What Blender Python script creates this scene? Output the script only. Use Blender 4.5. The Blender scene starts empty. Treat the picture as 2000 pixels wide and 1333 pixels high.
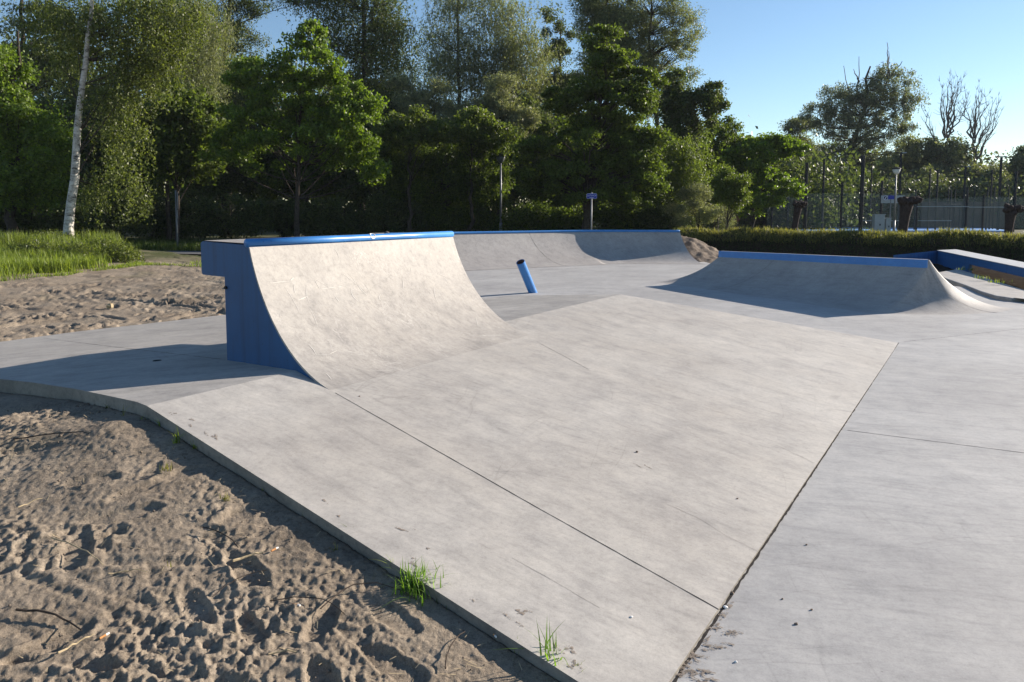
import bpy, math, random
import numpy as np
from mathutils import Vector
random.seed(7); RNG = np.random.default_rng(11)
R = math.radians
sc = bpy.context.scene
col = sc.collection

# ------------------------------------------------------------------ camera
FPX, PITCH, YP, H = 1444.0, 4.7494471, 531.973, 1.6
cam = bpy.data.cameras.new("camera"); co = bpy.data.objects.new("camera", cam); col.objects.link(co)
cam.sensor_width = 36.0; cam.lens = FPX/2000*36; cam.shift_y = (YP-666.5)/2000
cam.clip_start = 0.05; cam.clip_end = 2000
co.location = (0, 0, H); co.rotation_euler = (R(90-PITCH), 0, 0)
sc.camera = co
_p = R(PITCH)
def ray(x, y):
    a = (x-1000)/FPX; b = (YP-y)/FPX
    return np.array([a, math.cos(_p)+b*math.sin(_p), -math.sin(_p)+b*math.cos(_p)])
C0 = np.array([0, 0, H])
def atY(x, y, Y):            # point of the photo's view ray at depth Y
    r = ray(x, y); return C0 + r*(Y/r[1])
def atz(x, y, z):
    r = ray(x, y); return C0 + r*((z-H)/r[2])

# ------------------------------------------------------------------ light
SUN_AZ, SUN_EL = 27.0, 19.0          # azimuth measured from +X towards +Y
sdir = Vector((math.cos(R(SUN_AZ))*math.cos(R(SUN_EL)), math.sin(R(SUN_AZ))*math.cos(R(SUN_EL)), math.sin(R(SUN_EL))))
sl = bpy.data.lights.new("sun", 'SUN'); so = bpy.data.objects.new("sun", sl); col.objects.link(so)
sl.energy = 4.0; sl.angle = R(0.55); sl.color = (1.0, 0.90, 0.785)
so.rotation_euler = sdir.to_track_quat('Z', 'Y').to_euler(); so.location = (30, 15, 20)
w = bpy.data.worlds.new("World"); sc.world = w; w.use_nodes = True
nt = w.node_tree; bg = nt.nodes["Background"]
sky = nt.nodes.new("ShaderNodeTexSky"); sky.sky_type = 'NISHITA'; sky.sun_disc = False
sky.sun_elevation = R(SUN_EL); sky.sun_rotation = R(90-SUN_AZ); sky.air_density = 1.0; sky.dust_density = 0.1; sky.ozone_density = 3.0
nt.links.new(sky.outputs[0], bg.inputs[0]); bg.inputs[1].default_value = 0.058
sc.view_settings.view_transform = 'Standard'; sc.view_settings.look = 'None'; sc.view_settings.exposure = 1.43; sc.view_settings.gamma = 1
sc.cycles.max_bounces = 6; sc.cycles.transparent_max_bounces = 8; sc.cycles.diffuse_bounces = 3
sc.cycles.use_denoising = True

# ------------------------------------------------------------------ materials
def mat(name):
    m = bpy.data.materials.new(name); m.use_nodes = True
    n = m.node_tree.nodes; return m, n, m.node_tree.links, n["Principled BSDF"]
def ramp(n, stops):
    r = n.new("ShaderNodeValToRGB"); e = r.color_ramp.elements
    e[0].position, e[0].color = stops[0][0], (*stops[0][1], 1); e[1].position, e[1].color = stops[-1][0], (*stops[-1][1], 1)
    for s in stops[1:-1]:
        k = e.new(s[0]); k.color = (*s[1], 1)
    return r
def noise(n, l, vec, scale, detail=5, rough=.6):
    t = n.new("ShaderNodeTexNoise"); t.inputs["Scale"].default_value = scale; t.inputs["Detail"].default_value = detail
    t.inputs["Roughness"].default_value = rough; l.new(vec, t.inputs["Vector"]); return t
def mapping(n, l, vec, rot, scl):
    m = n.new("ShaderNodeMapping"); m.inputs["Rotation"].default_value = (0, 0, -rot); l.new(vec, m.inputs["Vector"])
    k = n.new("ShaderNodeMapping"); k.inputs["Scale"].default_value = scl; l.new(m.outputs[0], k.inputs["Vector"]); return k.outputs[0]
def mixc(n, l, fac, a, b, mode='MIX'):
    m = n.new("ShaderNodeMix"); m.data_type = 'RGBA'; m.blend_type = mode
    for k, v in ((0, fac), (6, a), (7, b)):
        if hasattr(v, 'is_linked') or hasattr(v, 'links'): l.new(v, m.inputs[k])
        elif k == 0: m.inputs[0].default_value = v
        else: m.inputs[k].default_value = (*v, 1)
    return m.outputs[2]
def concrete(name, a, b, streak_rot, scratches=0.0, streak=0.35, blotch=0.5):
    m, n, l, p = mat(name)
    g = n.new("ShaderNodeNewGeometry").outputs["Position"]
    big = noise(n, l, g, 0.55, 6, .62); r1 = ramp(n, [(.32, a), (.68, b)]); l.new(big.outputs[0], r1.inputs[0])
    c = r1.outputs[0]
    bg2 = noise(n, l, g, 1.7, 5, .7); rb2 = ramp(n, [(.3, (.84, .84, .85)), (.5, (1, 1, 1)), (.72, (1.07, 1.065, 1.05))]); l.new(bg2.outputs[0], rb2.inputs[0]); c = mixc(n, l, .8, c, rb2.outputs[0], 'MULTIPLY')
    mid = noise(n, l, g, 5.5, 8, .72); r2 = ramp(n, [(.25, (.66, .66, .67)), (.5, (.97, .97, .97)), (.78, (1.2, 1.19, 1.17))]); l.new(mid.outputs[0], r2.inputs[0])
    c = mixc(n, l, blotch, c, r2.outputs[0], 'MULTIPLY')
    # trowel sweeps: short stretched strokes, bent by noise
    wv = n.new("ShaderNodeVectorMath"); wv.operation = 'MULTIPLY_ADD'; l.new(noise(n, l, g, .9, 2).outputs["Color"], wv.inputs[0])
    wv.inputs[1].default_value = (.22, .22, .1); l.new(g, wv.inputs[2])
    for (rot, sx, sy, amt, lo, hi) in ((streak_rot, .8, 15, streak, .60, 1.13), (streak_rot+.22, 1.9, 38, streak*.9, .68, 1.13), (streak_rot-.3, .5, 5, streak*.8, .72, 1.1)):
        mp = mapping(n, l, wv.outputs[0], rot, (sx, sy, sy))
        s = noise(n, l, mp, 1.0, 6, .65); r3 = ramp(n, [(.3, (lo, lo, lo*1.02)), (.47, (1, 1, 1)), (.72, (hi, hi, hi*.985))]); l.new(s.outputs[0], r3.inputs[0])
        c = mixc(n, l, amt*1.3 if amt < .7 else 1, c, r3.outputs[0], 'MULTIPLY')
    gm = noise(n, l, g, 34, 6, .8); rgm = ramp(n, [(.3, (.80, .795, .79)), (.5, (1, 1, 1)), (.72, (1.12, 1.12, 1.11))]); l.new(gm.outputs[0], rgm.inputs[0]); c = mixc(n, l, .8, c, rgm.outputs[0], 'MULTIPLY')
    # fine speckle and pin holes
    fi = noise(n, l, g, 130, 3, .7); r4 = ramp(n, [(.2, (.8, .8, .8)), (.6, (1.06, 1.06, 1.06))]); l.new(fi.outputs[0], r4.inputs[0])
    c = mixc(n, l, .7, c, r4.outputs[0], 'MULTIPLY')
    vo = n.new("ShaderNodeTexVoronoi"); vo.inputs["Scale"].default_value = 7; l.new(g, vo.inputs["Vector"])
    r5 = ramp(n, [(.0, (.3, .29, .28)), (.035, (1, 1, 1)), (1, (1, 1, 1))]); l.new(vo.outputs["Distance"], r5.inputs[0])
    c = mixc(n, l, .6, c, r5.outputs[0], 'MULTIPLY')
    # wheel marks: a few long thin dark arcs
    for (rot, sc_, dark) in ((streak_rot+.5, 1.1, .84), (streak_rot-1.2, .8, .87)):
        mw = mapping(n, l, wv.outputs[0], rot, (.12, 1.6*sc_, 1.6*sc_)); tn = noise(n, l, mw, 2.0, 2, .5)
        a1 = n.new("ShaderNodeMath"); a1.operation = 'SUBTRACT'; a1.inputs[1].default_value = .5; l.new(tn.outputs[0], a1.inputs[0])
        a2 = n.new("ShaderNodeMath"); a2.operation = 'ABSOLUTE'; l.new(a1.outputs[0], a2.inputs[0])
        r6 = ramp(n, [(0, (dark, dark, dark)), (.0035, (dark+.08,)*3), (.006, (1, 1, 1))]); l.new(a2.outputs[0], r6.inputs[0])
        gate = noise(n, l, g, 1.3, 2); rg = ramp(n, [(.5, (0, 0, 0)), (.62, (1, 1, 1))]); l.new(gate.outputs[0], rg.inputs[0])
        c = mixc(n, l, rg.outputs[0], c, mixc(n, l, 1.0, c, r6.outputs[0], 'MULTIPLY'))
    if scratches:
        for rot, sy in ((.2, 9), (-.5, 13), (1.1, 7)):
            mp = mapping(n, l, wv.outputs[0], streak_rot+rot, (.5, sy*.35, 1.1)); s = noise(n, l, mp, 3.0, 3, .5)
            a1 = n.new("ShaderNodeMath"); a1.operation = 'SUBTRACT'; a1.inputs[1].default_value = .5; l.new(s.outputs[0], a1.inputs[0])
            a2 = n.new("ShaderNodeMath"); a2.operation = 'ABSOLUTE'; l.new(a1.outputs[0], a2.inputs[0])
            r6 = ramp(n, [(0, (1, 1, 1)), (.006, (0, 0, 0))]); l.new(a2.outputs[0], r6.inputs[0])
            gate = noise(n, l, g, 2.6, 4); rg = ramp(n, [(.52, (0, 0, 0)), (.63, (1, 1, 1))]); l.new(gate.outputs[0], rg.inputs[0])
            mm = n.new("ShaderNodeMath"); mm.operation = 'MULTIPLY'; l.new(r6.outputs[0], mm.inputs[0]); l.new(rg.outputs[0], mm.inputs[1])
            mk = n.new("ShaderNodeMath"); mk.operation = 'MULTIPLY'; l.new(mm.outputs[0], mk.inputs[0]); mk.inputs[1].default_value = scratches
            c = mixc(n, l, mk.outputs[0], c, (.50, .47, .43))
    l.new(c, p.inputs["Base Color"])
    rr = n.new("ShaderNodeMapRange"); rr.inputs[3].default_value = .55; rr.inputs[4].default_value = .8; l.new(mid.outputs[0], rr.inputs[0]); l.new(rr.outputs[0], p.inputs["Roughness"])
    p.inputs["Specular IOR Level"].default_value = .35
    b = n.new("ShaderNodeBump"); b.inputs["Strength"].default_value = .22; b.inputs["Distance"].default_value = .006
    l.new(mid.outputs[0], b.inputs["Height"])
    b2 = n.new("ShaderNodeBump"); b2.inputs["Strength"].default_value = .16; b2.inputs["Distance"].default_value = .002; l.new(fi.outputs[0], b2.inputs["Height"])
    l.new(b.outputs[0], b2.inputs["Normal"]); l.new(b2.outputs[0], p.inputs["Normal"])
    return m
M = {}
U_ANG = math.atan2(.706, -.708)
AB = R(-38)
M['bank'] = concrete("concrete_bank", (.352, .325, .293), (.434, .410, .376), AB, streak=.26, blotch=.65)
M['ramp'] = concrete("concrete_ramp", (.30, .275, .248), (.38, .356, .325), AB, scratches=.9, streak=.38, blotch=.7)
M['floor'] = concrete("concrete_floor", (.325, .315, .305), (.42, .41, .396), R(-22), streak=.27, blotch=.65)
M['far'] = concrete("concrete_far", (.31, .288, .268), (.375, .352, .33), R(-60), streak=.3)
M['plat'] = concrete("concrete_platform", (.31, .288, .262), (.41, .385, .352), R(10), streak=.35, blotch=.85)
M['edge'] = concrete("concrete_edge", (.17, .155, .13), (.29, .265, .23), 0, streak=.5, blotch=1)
def simple(name, c, rough=.6, spec=.5, metal=0, nscale=0, namt=.3, bump=0):
    m, n, l, p = mat(name)
    p.inputs["Roughness"].default_value = rough; p.inputs["Specular IOR Level"].default_value = spec; p.inputs["Metallic"].default_value = metal
    if nscale:
        g = n.new("ShaderNodeNewGeometry").outputs["Position"]; t = noise(n, l, g, nscale, 6, .65)
        r = ramp(n, [(.3, tuple(x*(1-namt) for x in c)), (.7, tuple(min(1, x*(1+namt)) for x in c))]); l.new(t.outputs[0], r.inputs[0]); l.new(r.outputs[0], p.inputs["Base Color"])
        if bump:
            b = n.new("ShaderNodeBump"); b.inputs["Strength"].default_value = bump; b.inputs["Distance"].default_value = .01; l.new(t.outputs[0], b.inputs["Height"]); l.new(b.outputs[0], p.inputs["Normal"])
    else: p.inputs["Base Color"].default_value = (*c, 1)
    return m
def paint(name, c, dark, rough, streaks=True):
    m, n, l, p = mat(name)
    g = n.new("ShaderNodeNewGeometry").outputs["Position"]
    t = noise(n, l, g, 4, 7, .7); r = ramp(n, [(.3, dark), (.7, c)]); l.new(t.outputs[0], r.inputs[0]); cc = r.outputs[0]
    if streaks:
        mp = mapping(n, l, g, 0, (14, 14, .8)); s = noise(n, l, mp, 1, 5, .6); r2 = ramp(n, [(.28, (.55, .55, .6)), (.5, (1, 1, 1)), (.8, (1.15, 1.12, 1.1))]); l.new(s.outputs[0], r2.inputs[0])
        cc = mixc(n, l, .7, cc, r2.outputs[0], 'MULTIPLY')
    sp = noise(n, l, g, 38, 4, .6); r3 = ramp(n, [(.27, (.25, .25, .3)), (.34, (1, 1, 1))]); l.new(sp.outputs[0], r3.inputs[0])
    cc = mixc(n, l, .8, cc, r3.outputs[0], 'MULTIPLY')
    if not streaks:
        wn = noise(n, l, mapping(n, l, g, R(58), (3, 26, 26)), 1.0, 5, .7); rw = ramp(n, [(.60, (0, 0, 0)), (.68, (1, 1, 1))]); l.new(wn.outputs[0], rw.inputs[0]); fw = n.new("ShaderNodeMath"); fw.operation = 'MULTIPLY'; fw.inputs[1].default_value = .55; l.new(rw.outputs[0], fw.inputs[0]); cc = mixc(n, l, fw.outputs[0], cc, (.20, .27, .36))
    l.new(cc, p.inputs["Base Color"]); p.inputs["Roughness"].default_value = rough
    b = n.new("ShaderNodeBump"); b.inputs["Strength"].default_value = .2; b.inputs["Distance"].default_value = .004; l.new(t.outputs[0], b.inputs["Height"]); l.new(b.outputs[0], p.inputs["Normal"])
    return m
M['blue'] = paint("blue_painted_concrete", (.002, .078, .215), (.002, .062, .175), .6)
M['blue2'] = paint('ledge_blue', (.025, .14, .36), (.02, .11, .30), .5)
M['bluesteel'] = paint("blue_painted_steel", (.045, .215, .53), (.032, .16, .43), .36, False)
M['rust'] = simple("rusty_steel", (.10, .05, .04), .8, .3, 0, 30, .6)
M['steel'] = simple("galvanised_steel", (.20, .205, .215), .5, .4, .2, 12, .15)
M['dark'] = simple("dark_post_paint", (.012, .014, .018), .6, .3)
M['white'] = simple("sunlit_bowl_white", (.75, .75, .74), .5, .5, 0, 8, .08)
M['signblue'] = simple("sign_blue", (.02, .04, .33), .6, .3)
M['signwhite'] = simple("sign_white", (.55, .58, .7), .6, .3)
M['grey'] = simple("grey_cabinet_paint", (.33, .36, .38), .6, .4, 0, 6, .1)
M['dullglass'] = simple('dull_lamp_glass', (.10, .11, .11), .4, .5)
M['ledgetop'] = simple("pale_concrete_top", (.44, .44, .43), .6, .4, 0, 6, .12)
M['crack'] = simple("joint_shadow", (.035, .032, .03), .95, .1, 0, 40, .5)
M['hair'] = simple("hairline_crack", (.23, .215, .20), .95, .1, 0, 40, .4)
M['stain'] = simple("damp_sand_stain", (.27, .215, .17), .95, .1, 0, 60, .5, .6)
def stainm():
    m, n, l, p = mat("damp_sand_stain"); g = n.new("ShaderNodeNewGeometry").outputs["Position"]; a = noise(n, l, g, 55, 6, .75); r = ramp(n, [(.46, (0, 0, 0)), (.56, (1, 1, 1))]); l.new(a.outputs[0], r.inputs[0]); l.new(r.outputs[0], p.inputs["Alpha"])
    p.inputs["Base Color"].default_value = (.22, .18, .145, 1); p.inputs["Roughness"].default_value = .95; return m
M['stain'] = stainm()
M['litter'] = simple("white_paper", (.8, .78, .74), .8, .2)
M['filter'] = simple("cork_filter_paper", (.55, .26, .10), .85, .2, 0, 90, .3)
M['stone'] = simple("brown_stone", (.22, .16, .12), .9, .2, 0, 30, .4, .5)
M['straw'] = simple("dry_straw", (.42, .33, .20), .9, .2, 0, 50, .3)
M['twig'] = simple("dark_twig", (.06, .045, .035), .9, .2, 0, 50, .4)
M['asphalt'] = simple("asphalt", (.11, .11, .115), .9, .2, 0, 20, .25, .3)
M['courtblue'] = simple("court_blue", (.12, .30, .60), .8, .2)
M['bark'] = simple("dark_bark", (.055, .045, .037), .95, .1, 0, 9, .5, .8)
M['deadbark'] = simple("grey_dead_bark", (.13, .115, .10), .95, .1, 0, 9, .4, .5)
M['pollard'] = simple("pollard_bark", (.05, .036, .032), .95, .1, 0, 14, .5, .9)
M['wallbrown'] = simple("brown_shed_wall", (.10, .08, .07), .9, .2, 0, 3, .3)
def birchbark():
    m, n, l, p = mat("birch_bark"); g = n.new("ShaderNodeNewGeometry").outputs["Position"]
    mp = mapping(n, l, g, 0, (3, 3, 9)); s = noise(n, l, mp, 1.0, 6, .7); r = ramp(n, [(.36, (.03, .026, .022)), (.44, (.4, .37, .33)), (.6, (.62, .59, .54))]); l.new(s.outputs[0], r.inputs[0])
    t = noise(n, l, g, 14, 5, .7); r2 = ramp(n, [(.3, (.35, .33, .3)), (.55, (1, 1, 1))]); l.new(t.outputs[0], r2.inputs[0])
    l.new(mixc(n, l, .8, r.outputs[0], r2.outputs[0], 'MULTIPLY'), p.inputs["Base Color"]); p.inputs["Roughness"].default_value = .8
    b = n.new("ShaderNodeBump"); b.inputs["Strength"].default_value = .9; b.inputs["Distance"].default_value = .03; l.new(s.outputs[0], b.inputs["Height"]); l.new(b.outputs[0], p.inputs["Normal"])
    return m
M['birch'] = birchbark()
def glassm(c, al):
    m, n, l, p = mat("court_glass"); p.inputs["Base Color"].default_value = (*c, 1); p.inputs["Roughness"].default_value = .15; p.inputs["Alpha"].default_value = al
    return m
M['glass'] = glassm((.3, .36, .35), .09); M['glass2'] = glassm((.26, .33, .31), .12)
def leafm(name, c, trans=.45, var=.45):
    m, n, l, p = mat(name)
    g = n.new("ShaderNodeNewGeometry")
    r = ramp(n, [(0, tuple(x*(1-var) for x in c)), (.6, c), (1, (c[0]*(1+var*1.3), c[1]*(1+var), c[2]*(1+var*.4)))]); l.new(g.outputs["Random Per Island"], r.inputs[0])
    l.new(r.outputs[0], p.inputs["Base Color"]); p.inputs["Roughness"].default_value = .5; p.inputs["Specular IOR Level"].default_value = .45 if c[1] > .128 and c[2] < .05 else .2
    t = n.new("ShaderNodeBsdfTranslucent"); tc = mixc(n, l, 1.0, r.outputs[0], (1.6, 1.7, .7), 'MULTIPLY'); l.new(tc, t.inputs[0])
    mx = n.new("ShaderNodeMixShader"); mx.inputs[0].default_value = trans; l.new(p.outputs[0], mx.inputs[1]); l.new(t.outputs[0], mx.inputs[2])
    l.new(mx.outputs[0], n["Material Output"].inputs[0]); return m
M['l_birch'] = leafm("birch_leaves", (.105, .13, .034))
M['l_maple'] = leafm("maple_leaves", (.115, .175, .022))
M['l_oak'] = leafm("oak_leaves", (.085, .12, .026))
M['l_dark'] = leafm("dark_leaves", (.078, .102, .038), .35)
M['l_willow'] = leafm("willow_leaves", (.165, .185, .10), .35)
M['l_grey'] = leafm("silver_leaves", (.21, .225, .14), .3)
M['l_yellow'] = leafm("yellow_green_leaves", (.105, .14, .03))
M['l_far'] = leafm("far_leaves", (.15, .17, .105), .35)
M['l_wood'] = leafm('wood_leaves', (.085, .105, .055), .25, .35)
M['l_hedge'] = leafm("hedge_leaves", (.042, .058, .022), .3)
M['g_fresh'] = leafm("fresh_grass", (.19, .245, .045), .45, .5)
M['g_lush'] = leafm('lush_tuft_green', (.13, .23, .035), .45, .4)
M['g_mid'] = leafm('weed_green', (.14, .18, .04), .45, .6)
M['g_dry'] = leafm("seeding_grass", (.19, .185, .07), .4, .5)
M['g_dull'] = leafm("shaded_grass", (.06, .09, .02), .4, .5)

# ------------------------------------------------------------------ object helpers
def tag(o, label=None, cat=None, group=None, kind=None):
    for k, v in (('label', label), ('category', cat), ('group', group), ('kind', kind)):
        if v: o[k] = v
    return o
def wloc(o):
    v = np.zeros(3)
    while o is not None: v += np.array(o.location); o = o.parent
    return v
def link(name, V, F, m, parent=None, smooth=False, origin=None):
    V = np.asarray(V, float).reshape(-1, 3)
    org = wloc(parent) if parent is not None else (np.zeros(3) if origin is None else np.array(origin, float))
    me = bpy.data.meshes.new(name); me.from_pydata((V-org).tolist(), [], [list(map(int, f)) for f in F]); me.update()
    mats = m if isinstance(m, (list, tuple)) else [m]
    for q in mats: me.materials.append(q)
    if smooth: me.polygons.foreach_set("use_smooth", [True]*len(me.polygons))
    o = bpy.data.objects.new(name, me); col.objects.link(o)
    if parent is not None: o.parent = parent
    else: o.location = org
    return o
def link_fast(name, V, F, m, parent=None, smooth=False, origin=None):   # F: (n,k) int array
    V = np.asarray(V, np.float32).reshape(-1, 3); F = np.asarray(F, np.int32); k = F.shape[1]
    org = wloc(parent) if parent is not None else (np.zeros(3) if origin is None else np.array(origin, float))
    me = bpy.data.meshes.new(name); me.vertices.add(len(V)); me.vertices.foreach_set("co", (V-org.astype(np.float32)).ravel())
    me.loops.add(F.size); me.loops.foreach_set("vertex_index", F.ravel())
    me.polygons.add(len(F)); me.polygons.foreach_set("loop_start", np.arange(0, F.size, k, dtype=np.int32)); me.polygons.foreach_set("loop_total", np.full(len(F), k, np.int32))
    if smooth: me.polygons.foreach_set("use_smooth", np.ones(len(F), bool))
    me.update(calc_edges=True); me.materials.append(m)
    o = bpy.data.objects.new(name, me); col.objects.link(o)
    if parent is not None: o.parent = parent
    else: o.location = org
    return o
def thing(name, loc, label, cat, group=None):
    o = bpy.data.objects.new(name, None); col.objects.link(o); o.location = loc; o.empty_display_size = .3
    return tag(o, label, cat, group)
class MB:
    def __init__(s): s.V = []; s.F = []
    def add(s, V, F):
        b = len(s.V); s.V += [tuple(map(float, v)) for v in V]; s.F += [[b+i for i in f] for f in F]; return s
    def box(s, c, sz, rz=0):
        cx, cy, cz = c; a, b, d = (q/2 for q in sz); ca, sa = math.cos(rz), math.sin(rz); V = []
        for z in (-d, d):
            for x, y in ((-a, -b), (a, -b), (a, b), (-a, b)): V.append((cx+x*ca-y*sa, cy+x*sa+y*ca, cz+z))
        return s.add(V, [(3, 2, 1, 0), (4, 5, 6, 7), (0, 1, 5, 4), (1, 2, 6, 5), (2, 3, 7, 6), (3, 0, 4, 7)])
    def tube(s, pts, rad, n=8, cap=True):
        pts = [Vector(p) for p in pts]; rad = rad if isinstance(rad, (list, tuple)) else [rad]*len(pts); V = []; F = []
        up = None
        for i, p in enumerate(pts):
            d = (pts[min(i+1, len(pts)-1)]-pts[max(i-1, 0)]).normalized()
            if up is None: up = Vector((0, 0, 1)) if abs(d.z) < .9 else Vector((1, 0, 0))
            a = (up-d*up.dot(d)).normalized(); up = a; b = d.cross(a)
            for k in range(n):
                t = 2*math.pi*k/n; V.append(p+(a*math.cos(t)+b*math.sin(t))*rad[i])
        for i in range(len(pts)-1):
            for k in range(n): F.append((i*n+k, i*n+(k+1) % n, (i+1)*n+(k+1) % n, (i+1)*n+k))
        if cap: F.append(tuple(range(n))[::-1]); F.append(tuple((len(pts)-1)*n+k for k in range(n)))
        return s.add(V, F)
    def grid(s, rows):        # rows of points, same length
        n = len(rows[0]); V = [p for r in rows for p in r]
        return s.add(V, [(i*n+j, i*n+j+1, (i+1)*n+j+1, (i+1)*n+j) for i in range(len(rows)-1) for j in range(n-1)])
    def prism(s, poly, z0):   # poly 3d top points; skirt down to z0
        n = len(poly); V = list(poly)+[(p[0], p[1], z0) for p in poly]
        return s.add(V, [tuple(range(n))]+[(i, i+n, (i+1) % n+n, (i+1) % n) for i in range(n)])
    def build(s, name, m, parent=None, smooth=False, origin=None): return link(name, s.V, s.F, m, parent, smooth, origin)
def bevel(o, wd, seg=2):
    md = o.modifiers.new("bevel", 'BEVEL'); md.width = wd; md.segments = seg; md.limit_method = 'ANGLE'; md.angle_limit = R(35); return o
def ribbon(mb, pts, wd, nrm=(0, 0, 1), lift=.003, wob=.0, step=.05):
    lift = min(lift, .0009) if lift < .0035 else lift
    pts = [np.array(p, float) for p in pts]; P = []
    for a, b in zip(pts[:-1], pts[1:]):
        k = max(2, int(np.linalg.norm(b-a)/step)); P += [a+(b-a)*i/k for i in range(k)]
    P.append(pts[-1]); nrm = np.array(nrm, float); A = []; B = []
    for i, p in enumerate(P):
        d = P[min(i+1, len(P)-1)]-P[max(i-1, 0)]; s = np.cross(nrm, d); s /= np.linalg.norm(s)+1e-9
        q = p+nrm*lift+s*random.gauss(0, wob); h = wd/2*random.uniform(.6, 1.3)
        A.append(q+s*h); B.append(q-s*h)
    mb.grid([A, B])

# numpy value noise
def vnoise(x, y, seed=0):
    xi = np.floor(x).astype(np.int64); yi = np.floor(y).astype(np.int64); fx = x-xi; fy = y-yi
    def h(a, b):
        v = (a*374761393+b*668265263+seed*1442695041) & 0xffffffff; v = ((v ^ (v >> 13))*1274126177) & 0xffffffff; v = v ^ (v >> 16); return (v & 0xffff)/65535.0
    ux = fx*fx*(3-2*fx); uy = fy*fy*(3-2*fy)
    return (h(xi, yi)*(1-ux)+h(xi+1, yi)*ux)*(1-uy)+(h(xi, yi+1)*(1-ux)+h(xi+1, yi+1)*ux)*uy
def fbm(x, y, oct=4, seed=0):
    s = 0; a = .5
    for k in range(oct): s = s+a*(vnoise(x, y, seed+k*17)-.5)*2; x = x*2.03+3.1; y = y*2.03+1.7; a *= .5
    return s

# ------------------------------------------------------------------ skatepark plan
SL = .14
T0 = np.array([.645, 2.393, 0.]); t = np.array([.53, .848, 0.]); nn = np.array([-.848, .53, 0.])
def TN(a, b):                      # plan coords: a along the toe crease, b up the bank
    p = T0+t*a+nn*b
    z = SL*b if b <= 3.33 else .466-.079*(b-3.33)
    return np.array([p[0], p[1], z])
def tn_of(x, y):
    d = np.array([x, y, 0])-T0; return d.dot(t), d.dot(nn)
def on_plat(x, y):                 # photo ray on the platform plane
    r = ray(x, y); N = np.array([.079*nn[0], .079*nn[1], 1.0]); P0 = TN(0, 3.33); s = N.dot(P0-C0)/N.dot(r); return C0+r*s
def on_bank(x, y):
    r = ray(x, y); N = np.array([-SL*nn[0], -SL*nn[1], 1.0]); s = N.dot(T0-C0)/N.dot(r); return C0+r*s
NB = np.array([-SL*nn[0], -SL*nn[1], 1.0]); NB /= np.linalg.norm(NB)
NPf = np.array([.079*nn[0], .079*nn[1], 1.0]); NPf /= np.linalg.norm(NPf)
c_corner = TN(.09, 3.33)
bl_edge = [on_plat(266, 785), on_plat(224, 776), on_plat(147, 760), on_plat(60, 747), on_plat(0, 741)]
bl_off = bl_edge[-1]+(bl_edge[-1]-bl_edge[1])*1.6
tl = [on_plat(0, 668), on_plat(150, 648), on_plat(300, 631), on_plat(440, 615)]
tl_off = tl[0]+(tl[0]-tl[2])*.9
tr_far = TN(5.4, 6.0); tr_hip = TN(7.05, 5.2)
plat_poly = [c_corner]+bl_edge+[bl_off, tl_off]+tl+[tr_far, tr_hip, TN(6.9, 3.33)]
def toe_b(a): return .088*(7.65-a)/7.7
bank_poly = [TN(-.31, toe_b(-.31)), TN(7.65, 0), TN(6.9, 3.33), c_corner]

root = thing('concrete_bank', TN(3.5, 1.6), 'broad pale concrete bank sloping down from the blue-sided quarter pipe to the flat floor', 'skate bank')
rows = []
for i in range(41):
    u = i/40; b = 3.33*u; a0 = -.31+(.09+.31)*u; a1 = 7.65+(6.9-7.65)*u
    rows.append([TN(a0+(a1-a0)*j/60, b+toe_b(a0+(a1-a0)*j/60)*(1-u)) for j in range(61)])
bk = MB(); bk.grid(rows)
per = [rows[0][j] for j in range(61)]+[r[60] for r in rows[1:]]+rows[-1][::-1][1:]+[r[0] for r in rows[::-1]][1:-1]
def skirt(mb, per, d=None, z0=-.25):
    n = len(per); V = list(per)+[(p[0], p[1], z0) for p in per]; mb.add(V, [(i, i+n, (i+1) % n+n, (i+1) % n) for i in range(n)])
bpart = bk.build('sloping_face', M['bank'], root)
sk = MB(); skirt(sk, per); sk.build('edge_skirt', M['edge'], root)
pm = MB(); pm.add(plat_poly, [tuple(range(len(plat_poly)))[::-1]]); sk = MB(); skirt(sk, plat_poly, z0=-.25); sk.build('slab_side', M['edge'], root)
plat = pm.build('platform_slab', M['plat'], root)
# joints on the bank and platform
jb = MB(); ribbon(jb, [on_bank(655, 768), on_bank(1030, 981), on_bank(1404, 1191)], .0055, NB, .003, .0004); jb.build('expansion_joint', M['crack'], root)
jb = MB(); ribbon(jb, [on_bank(1300, 985), on_bank(1360, 1010), on_bank(1420, 1048), on_bank(1480, 1078)], .002, NB, .003, .003); jb.build('hairline_crack', M['hair'], root)
jb = MB(); ribbon(jb, [on_bank(1000, 1090), on_bank(1090, 1140), on_bank(1170, 1188)], .0018, NB, .003, .001); jb.build('hairline_crack', M['hair'], root)
jb = MB(); ribbon(jb, [on_bank(1440, 845), on_bank(1520, 872), on_bank(1590, 905)], .0018, NB, .003, .004); jb.build('hairline_crack', M['hair'], root)
jb = MB(); ribbon(jb, [on_bank(1048, 668), on_bank(1090, 690), on_bank(1150, 722)], .005, NB, .003, .003)
jb.build('hairline_crack', M['hair'], root)
jb = MB(); ribbon(jb, [on_plat(85, 661), on_plat(224, 678), on_plat(440, 703)], .006, NPf, .003, .001)
jb.build('slab_joint', M['crack'], root)
dr = MB(); q = on_plat(307, 705); dr.tube([q+(0, 0, -.01), q+(0, 0, .003)], .035, 14); dr.build('drain_cap', M['crack'], root)
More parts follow.
